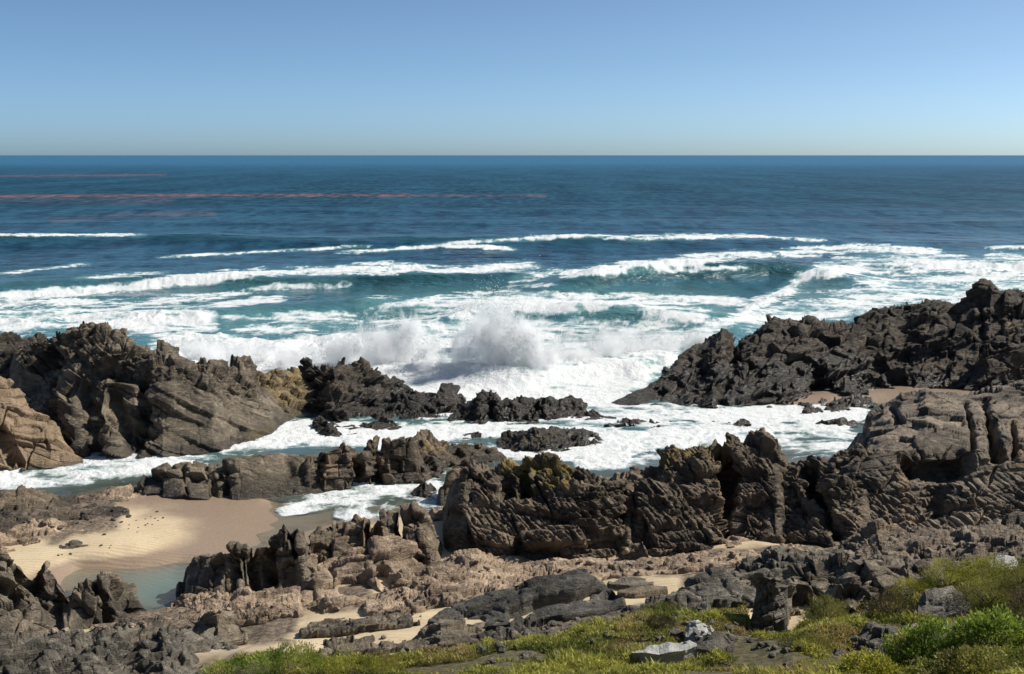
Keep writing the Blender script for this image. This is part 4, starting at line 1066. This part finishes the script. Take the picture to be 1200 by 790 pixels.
def bush(px, py, w, h, mat, label, dens=1.0, leaf=0.06, seed=0, name='bush', zoff=0.0, spiky=False):
    """px, py: foot of the bush in the photo; w, h its size in photo pixels"""
    r = np.random.default_rng(1000 + seed)
    # find where the line of sight to the foot meets the ground
    Ys = np.linspace(15, 45, 1500)
    pts = at_y(np.full(1500, px), np.full(1500, py), Ys)
    below = pts[:, 2] < ground(pts[:, 0], pts[:, 1])
    c = pts[np.argmax(below)] if below.any() else at_z(px, py, 4.5)
    s = c[1] / F_PX
    RX, RZ = w * s * 0.52, h * s * 1.3
    RY = RX * 0.8
    c = c + np.array([0, RY * 0.75, 0])
    c[2] = ground(c[0], c[1]) + zoff
    nl = int(dens * 5200 * (RX * RY + RX * RZ) / (leaf / 0.06) ** 2) + 1500
    u = unit(r.normal(size=(nl, 3))); u[:, 2] = np.abs(u[:, 2])
    rad = r.uniform(0.0, 1.0, nl) ** 0.16
    U = u * 2.2
    lum = 1 + 0.55 * fbm(U + seed * 3.1, 0.9, 3, 7) + 0.2 * fbm(U + seed, 3.0, 2, 8)
    Pp = u * (rad * lum)[:, None] * np.array([RX, RY, RZ])
    gap = fbm(U + 9 + seed, 1.6, 2, 3)
    ok = (gap > -0.42) | (rad < 0.8)
    Pp, u, gap = Pp[ok], u[ok], gap[ok]
    nl = len(Pp)
    D = unit(u * np.array([1, 1, 0.8]) + np.array([0, 0, 0.5 if spiky else 0.25]) + r.normal(0, 0.35 if spiky else 0.55, (nl, 3)))
    sd_ = unit(np.cross(D, unit(r.normal(size=(nl, 3)))))
    L = r.uniform(0.7, 1.4, nl) * leaf; W = L * r.uniform(0.25, 0.45, nl) * (0.5 if spiky else 1.4)
    V, F = blades(Pp, D, L, W, sd_)
    tone = np.clip(0.5 + 0.8 * fbm(Pp + seed, 2.2, 2, 11) + r.normal(0, 0.2, nl), 0, 1)
    hue = np.clip(0.34 + 0.8 * fbm(Pp + 5 + seed, 1.7, 2, 12) + r.normal(0, 0.13, nl), 0, 1)
    m = mk_mesh('foliage', V, F, mat, {'tone': np.repeat(tone, 4), 'hue': np.repeat(hue, 4)}, smooth=False)
    o = bpy.data.objects.new(name, None)
    COL.objects.link(o); o.location = c
    tag(o, label, 'bush', 'bushes on the grassy slope')
    link('foliage', m, parent=o)
    # short forked stems under the leaves
    sv, sf = [], []
    for k in range(7):
        a = k / 7 * 2 * math.pi + r.uniform(0, 0.5)
        tip = np.array([math.cos(a) * RX * 0.6, math.sin(a) * RY * 0.6, RZ * 0.55])
        pr = [np.array([0, 0, -0.1]), tip * np.array([0.35, 0.35, 0.5]), tip]
        rr = [0.025, 0.018, 0.008]
        b0 = len(sv)
        for p_, q_ in zip(pr, rr):
            for t_ in range(5):
                sv.append(p_ + q_ * np.array([math.cos(t_ * 1.2566), math.sin(t_ * 1.2566), 0]))
        for lvl in range(2):
            for t_ in range(5):
                sf.append([b0 + lvl * 5 + t_, b0 + lvl * 5 + (t_ + 1) % 5, b0 + lvl * 5 + 5 + (t_ + 1) % 5, b0 + lvl * 5 + 5 + t_])
    link('stem', mk_mesh('stem', np.array(sv), np.array(sf), M_STEM), parent=o)
    return o


M_STEM, nt = nodes('woody_stem')
g = N(nt)
b = g.add('ShaderNodeBsdfPrincipled', {'Base Color': g.mix(g.noise(g.add('ShaderNodeTexCoord').outputs['Object'], 30, 3), (0.05, 0.035, 0.022), (0.13, 0.095, 0.06)), 'Roughness': 0.85})
g.add('ShaderNodeOutputMaterial', {0: b.outputs[0]})

BUSHES = [(1050, 727, 62, 26, M_BUSH_B, 'round brown-olive bush left of the grey boulder', 1.2, 0.05, True),
          (1168, 720, 78, 34, M_BUSH_O, 'broad olive bush right of the grey boulder', 1.2, 0.055, True),
          (974, 730, 66, 22, M_BUSH_O, 'low olive bush left of the round brown one', 1.1, 0.05, True),
          (1085, 700, 70, 18, M_BUSH_Y, 'low yellow-green bush in front of the strata at the slope top', 1.1, 0.05, True),
          (1120, 690, 70, 24, M_BUSH_Y, 'yellow-green bush behind the grey boulder', 1.1, 0.05, True),
          (1165, 684, 66, 26, M_BUSH_Y, 'yellow-green bush below the whitish boulder', 1.1, 0.05, True),
          (1202, 690, 44, 24, M_BUSH_O, 'dark olive bush cut by the right edge, highest on the slope', 1.2, 0.05, True),
          (1220, 728, 60, 34, M_BUSH_B, 'brown-olive bush cut by the right edge below the dark olive one', 1.2, 0.05, True),
          (1178, 772, 92, 44, M_BUSH_G, 'bright green leafy bush in the lower right corner', 1.3, 0.075, False),
          (1090, 782, 92, 40, M_BUSH_G, 'green and brown leafy bush left of the brightest one', 1.1, 0.065, False),
          (1150, 800, 120, 26, M_BUSH_O, 'low olive bush at the bottom edge in the right corner', 1.1, 0.06, False),
          (1030, 800, 90, 20, M_BUSH_Y, 'low yellow-green bush at the bottom edge right of centre', 1.1, 0.06, False),
          (950, 768, 60, 14, M_BUSH_O, 'small olive bush left of the long pale slab', 1.1, 0.05, True),
          (335, 800, 100, 30, M_BUSH_G, 'bright green bush at the bottom edge beside the sand', 1.3, 0.06, True),
          (265, 800, 60, 20, M_BUSH_G, 'small green bush at the bottom edge by the grey rock bed', 1.2, 0.06, True),
          (420, 800, 90, 22, M_BUSH_Y, 'yellow-green bush at the bottom edge right of the bright green one', 1.2, 0.06, True),
          (775, 722, 50, 10, M_BUSH_O, 'small olive tuft below the grey boulders', 1.1, 0.045, True),
          (775, 738, 40, 12, M_BUSH_B, 'small dark tuft left of the small white block', 1.1, 0.045, True)]
for i, (px, py, w, h, mt, lb, de, lf, spk) in enumerate(BUSHES):
    bush(px, py, w, h, mt, lb, de, lf, i, spiky=spk)

# ------------------------------------------------------------------ loose stones: a few shapes, copied one by one
def stone_mesh(seed, mat):
    import bmesh
    bm = bmesh.new()
    bmesh.ops.create_icosphere(bm, subdivisions=4, radius=0.5)
    V = np.array([v.co[:] for v in bm.verts]); F = np.array([[v.index for v in f.verts] for f in bm.faces])
    bm.free()
    r = np.random.default_rng(seed)
    for _ in range(13):                                   # planes chop the ball into a faceted stone
        nn = unit(r.normal(size=3)); h = r.uniform(0.26, 0.42)
        d = V @ nn - h
        V = V - np.clip(d, 0, None)[:, None] * nn
    V = V * np.array([1, 0.75, 0.55]) * (1 + 0.10 * fbm(V + seed, 2.2, 3, seed))[:, None]
    V = V + 0.012 * fbm(V + seed, 9, 3, seed + 1)[:, None]
    z = np.zeros(len(V))
    return mk_mesh('stone', V, F, mat, {'tan': z, 'lichen': z, 'wet': z, 'tone': z})


SPROTO = {k: [stone_mesh(40 + i + 7 * q, m_) for i in range(4)] for q, (k, m_) in enumerate([('grey', M_GREY), ('tan', M_TAN), ('dark', M_DARK), ('pale', M_PALE)])}
STONE_SETS = [  # region polyline, spread px, count, size px range, kind, name, label, group
    ([(440, 700), (560, 672), (700, 660), (860, 648), (980, 640)], 12, 60, (5, 15), 'tan', 'loose_stone', 'loose tan stone among the reddish rubble below the ribbed ridge', 'tan stones on the rubble band'),
    ([(210, 716), (330, 712), (420, 712)], 10, 36, (4, 11), 'tan', 'loose_stone', 'loose tan stone in the rubble left of the sand strip', 'tan stones by the stepped blocks'),
    ([(20, 610), (80, 615), (150, 600)], 10, 22, (4, 13), 'dark', 'loose_stone', 'loose dark stone on the shelf at the left end of the beach', 'dark stones on the left shore'),
    ([(600, 742), (700, 726), (820, 714), (870, 700)], 8, 34, (5, 16), 'grey', 'loose_stone', 'loose grey stone along the top of the grass', 'grey stones above the grass'),
    ([(870, 750), (900, 765), (940, 755)], 9, 16, (6, 18), 'grey', 'loose_stone', 'loose grey stone at the foot of the narrow pillar', 'grey stones below the pillar'),
    ([(940, 700), (1000, 720), (1060, 690)], 9, 18, (6, 16), 'grey', 'loose_stone', 'loose grey stone below the dark blocky outcrop', 'grey stones by the blocky outcrop'),
    ([(20, 742), (120, 738), (200, 726)], 6, 26, (4, 12), 'tan', 'loose_stone', 'loose tan stone between the layered ridge and the grey rock bed', 'tan stones by the layered ridge'),
    ([(985, 655), (1090, 648), (1190, 640)], 8, 22, (6, 16), 'grey', 'loose_stone', 'loose grey stone on the strata at the right', 'grey stones on the right strata'),
    ([(812, 744), (840, 735), (800, 758)], 10, 7, (5, 11), 'pale', 'loose_stone', 'loose pale stone near the small white block', 'pale stones in the grass'),
    ([(560, 765), (700, 748), (880, 742)], 12, 40, (6, 22), 'grey', 'loose_stone', 'loose grey stone lying in the low scrub', 'grey stones in the scrub'),
    ([(900, 780), (1010, 760), (1070, 742), (1150, 730)], 12, 30, (6, 22), 'grey', 'loose_stone', 'loose grey stone among the bushes at the lower right', 'grey stones among the bushes'),
    ([(40, 655), (120, 640), (190, 605), (110, 625)], 8, 24, (2.5, 6), 'dark', 'loose_stone', 'small dark pebble on the beach sand', 'pebbles on the beach'),
    ([(380, 715), (470, 712), (530, 704), (420, 748)], 6, 26, (2.5, 7), 'dark', 'loose_stone', 'small dark pebble on the upper sand strip', 'pebbles on the sand strip'),
    ([(300, 770), (420, 756), (490, 748)], 7, 10, (4, 12), 'dark', 'loose_stone', 'loose dark stone on the lower sand strip', 'dark stones on the sand strip'),
]
bpy.context.view_layer.update()
DG = bpy.context.evaluated_depsgraph_get()
from mathutils import Vector
for ln, spread, cnt, (s0, s1), kd, nm_, lb, gp in STONE_SETS:
    a = np.array(ln, float)
    seg = np.concatenate([[0], np.cumsum(np.hypot(*np.diff(a, axis=0).T))])
    for k in range(cnt):
        t = rng.uniform(0, seg[-1])
        px = np.interp(t, seg, a[:, 0]) + rng.normal(0, spread * 0.6)
        py = np.interp(t, seg, a[:, 1]) + rng.normal(0, spread * 0.5)
        d = np.array(ray(px, py), float)
        hit, loc, nrm, idx, ob, mx = SC.ray_cast(DG, Vector((0, 0, H_CAM)), Vector(d))
        if not hit or ob.name.startswith(('foliage', 'sea', 'stem')) or (nrm.z < 0.35 and not ob.name.startswith('grass')):
            continue
        sz = (s0 + (s1 - s0) * rng.uniform() ** 2.2) * loc.y / F_PX
        o = bpy.data.objects.new(nm_, SPROTO[kd][int(rng.integers(4))])
        COL.objects.link(o)
        o.location = loc + Vector((0, 0, 0.12 * sz))
        o.rotation_euler = (rng.normal(0, 0.25), rng.normal(0, 0.25), rng.uniform(0, 6.28))
        o.scale = (sz * rng.uniform(0.8, 1.2), sz * rng.uniform(0.8, 1.2), sz * rng.uniform(0.8, 1.2))
        tag(o, lb, 'stone', gp)
# ------------------------------------------------------------------ breaking-wave spray: airborne water thrown up from the surf
m_drop, nt = nodes('white_drops')
g = N(nt)
d = g.add('ShaderNodeBsdfDiffuse', {0: (0.90, 0.92, 0.93, 1)})
t = g.add('ShaderNodeBsdfTranslucent', {0: (0.90, 0.92, 0.93, 1)})
mx = g.add('ShaderNodeMixShader', {0: 0.5, 1: d.outputs[0], 2: t.outputs[0]})
g.add('ShaderNodeOutputMaterial', {0: mx.outputs[0]})


def spray(label, lobes, dens, ndrop, seed):
    """lobes: (px, py, half width px, half height px, strength) soft clumps of airborne water, standing over the surf at their foot"""
    r = np.random.default_rng(seed)
    cs, rs, st = [], [], []
    for px, py, rx, ry, s_ in lobes:
        foot = at_z(px, min(py + ry * 0.85, 440.0), 0.2)
        c = at_y(px, py, foot[1])
        k = foot[1] / F_PX
        cs.append(c); rs.append(np.array([rx * k, max(1.2, rx * k * 0.8), ry * k])); st.append(s_)
    cs = np.array(cs); rs = np.array(rs)
    org = np.array([cs[:, 0].mean(), cs[:, 1].mean(), 0.0])
    m, nt = nodes('spray_mist')
    g = N(nt)
    tc = g.add('ShaderNodeTexCoord').outputs['Object']
    loc = (seed * 3.1, seed * 1.7, 0)
    n1 = g.noise(g.add('ShaderNodeMapping', {'Vector': tc, 'Scale': (1.0, 1.0, 0.55), 'Location': loc}).outputs[0], 0.75, 10, 0.78, 0.6)
    wv = g.add('ShaderNodeTexNoise', {'Vector': tc, 'Scale': 0.45, 'Detail': 3.0}).outputs[1]
    wv = g.add('ShaderNodeVectorMath', {0: wv, 1: (0.5, 0.5, 0.5)}, operation='SUBTRACT').outputs[0]
    tw = g.add('ShaderNodeVectorMath', {0: wv, 1: (4.0, 3.0, 2.6), 2: tc}, operation='MULTIPLY_ADD').outputs[0]
    total = None
    for c, q, s_ in zip(cs - org, rs, st):
        v = g.add('ShaderNodeVectorMath', {0: tw, 1: tuple(c)}, operation='SUBTRACT').outputs[0]
        v = g.add('ShaderNodeVectorMath', {0: v, 1: tuple(q)}, operation='DIVIDE').outputs[0]
        l = g.add('ShaderNodeVectorMath', {0: v}, operation='LENGTH').outputs[1]
        f = g.math('MULTIPLY', g.math('SUBTRACT', 1.0, l), s_)
        total = f if total is None else g.math('MAXIMUM', total, f)
    x = g.math('ADD', total, g.math('MULTIPLY', g.math('SUBTRACT', n1, 0.5), 5.5))
    zl = g.add('ShaderNodeSeparateXYZ', {0: tc}).outputs[2]
    x = g.math('ADD', x, g.math('MULTIPLY', g.math('MULTIPLY', g.ramp(zl, 1.6, 0.2), 0.5), g.ramp(total, -0.25, 0.15)))
    den = g.math('MULTIPLY', g.ramp(x, 0.15, 1.15), dens)
    vol = g.add('ShaderNodeVolumePrincipled', {'Color': (0.995, 0.997, 1.0, 1), 'Density': den, 'Anisotropy': 0.0})
    out = g.add('ShaderNodeOutputMaterial')
    nt.links.new(vol.outputs[0], out.inputs['Volume'])
    lo = (cs - rs * 1.25).min(0) - org; hi = (cs + rs * 1.25).max(0) - org
    lo[2] = -0.3
    V = np.array([[x_, y_, z_] for x_ in (lo[0], hi[0]) for y_ in (lo[1], hi[1]) for z_ in (lo[2], hi[2])])
    F = np.array([[0, 1, 3, 2], [4, 6, 7, 5], [0, 4, 5, 1], [2, 3, 7, 6], [0, 2, 6, 4], [1, 5, 7, 3]])
    o = link('wave_spray', mk_mesh('wave_spray', V, F, m, smooth=False), org, label, 'spray')
    # flung drops
    sh = np.array(st) * rs[:, 0] * rs[:, 2]; w = r.choice(len(cs), size=ndrop, p=sh / sh.sum())
    p = cs[w] - org + rs[w] * r.normal(0, 0.46, (ndrop, 3))
    f = fbm(p + seed * 2.3, 0.9, 4, seed, 0.62)
    p = p[(f > 0.02) & (p[:, 2] > 0)]
    k = len(p)
    s = 0.012 + 0.045 * r.uniform(0, 1, k) ** 3
    tet = np.array([[1, 1, 1], [1, -1, -1], [-1, 1, -1], [-1, -1, 1]], float) / 1.732
    q = unit(r.normal(size=(k, 3))); q2 = unit(np.cross(q, r.normal(size=(k, 3)))); q3 = np.cross(q, q2)
    V = p[:, None, :] + s[:, None, None] * (tet[None, :, 0:1] * q[:, None] + tet[None, :, 1:2] * q2[:, None] + tet[None, :, 2:3] * q3[:, None])
    F = (np.arange(k) * 4)[:, None, None] + np.array([[0, 1, 2], [0, 3, 1], [0, 2, 3], [1, 3, 2]])[None]
    link('flung_drops', mk_mesh('flung_drops', V.reshape(-1, 3), F.reshape(-1, 3), m_drop, smooth=False), parent=o)
    return o


spray('tall burst of white spray thrown up at centre behind the low black ridge',
      [(578, 400, 38, 58, 1.25), (604, 412, 42, 44, 1.15), (552, 416, 30, 38, 1.0), (583, 378, 26, 32, 1.05), (630, 424, 38, 32, 0.95)], 3.0, 60000, 5)
spray('lower rolling bank of white spray left of the tall burst',
      [(440, 406, 42, 32, 1.05), (474, 402, 34, 34, 1.05), (500, 418, 28, 24, 0.9), (402, 412, 34, 24, 0.95), (352, 416, 40, 16, 0.8), (300, 414, 40, 15, 0.8), (250, 410, 34, 12, 0.7)], 2.6, 40000, 6)
spray('ragged churning spray right of the tall burst',
      [(668, 412, 36, 26, 0.85), (715, 404, 38, 24, 0.85), (765, 402, 38, 16, 0.8), (815, 398, 32, 12, 0.7)], 2.0, 40000, 7)
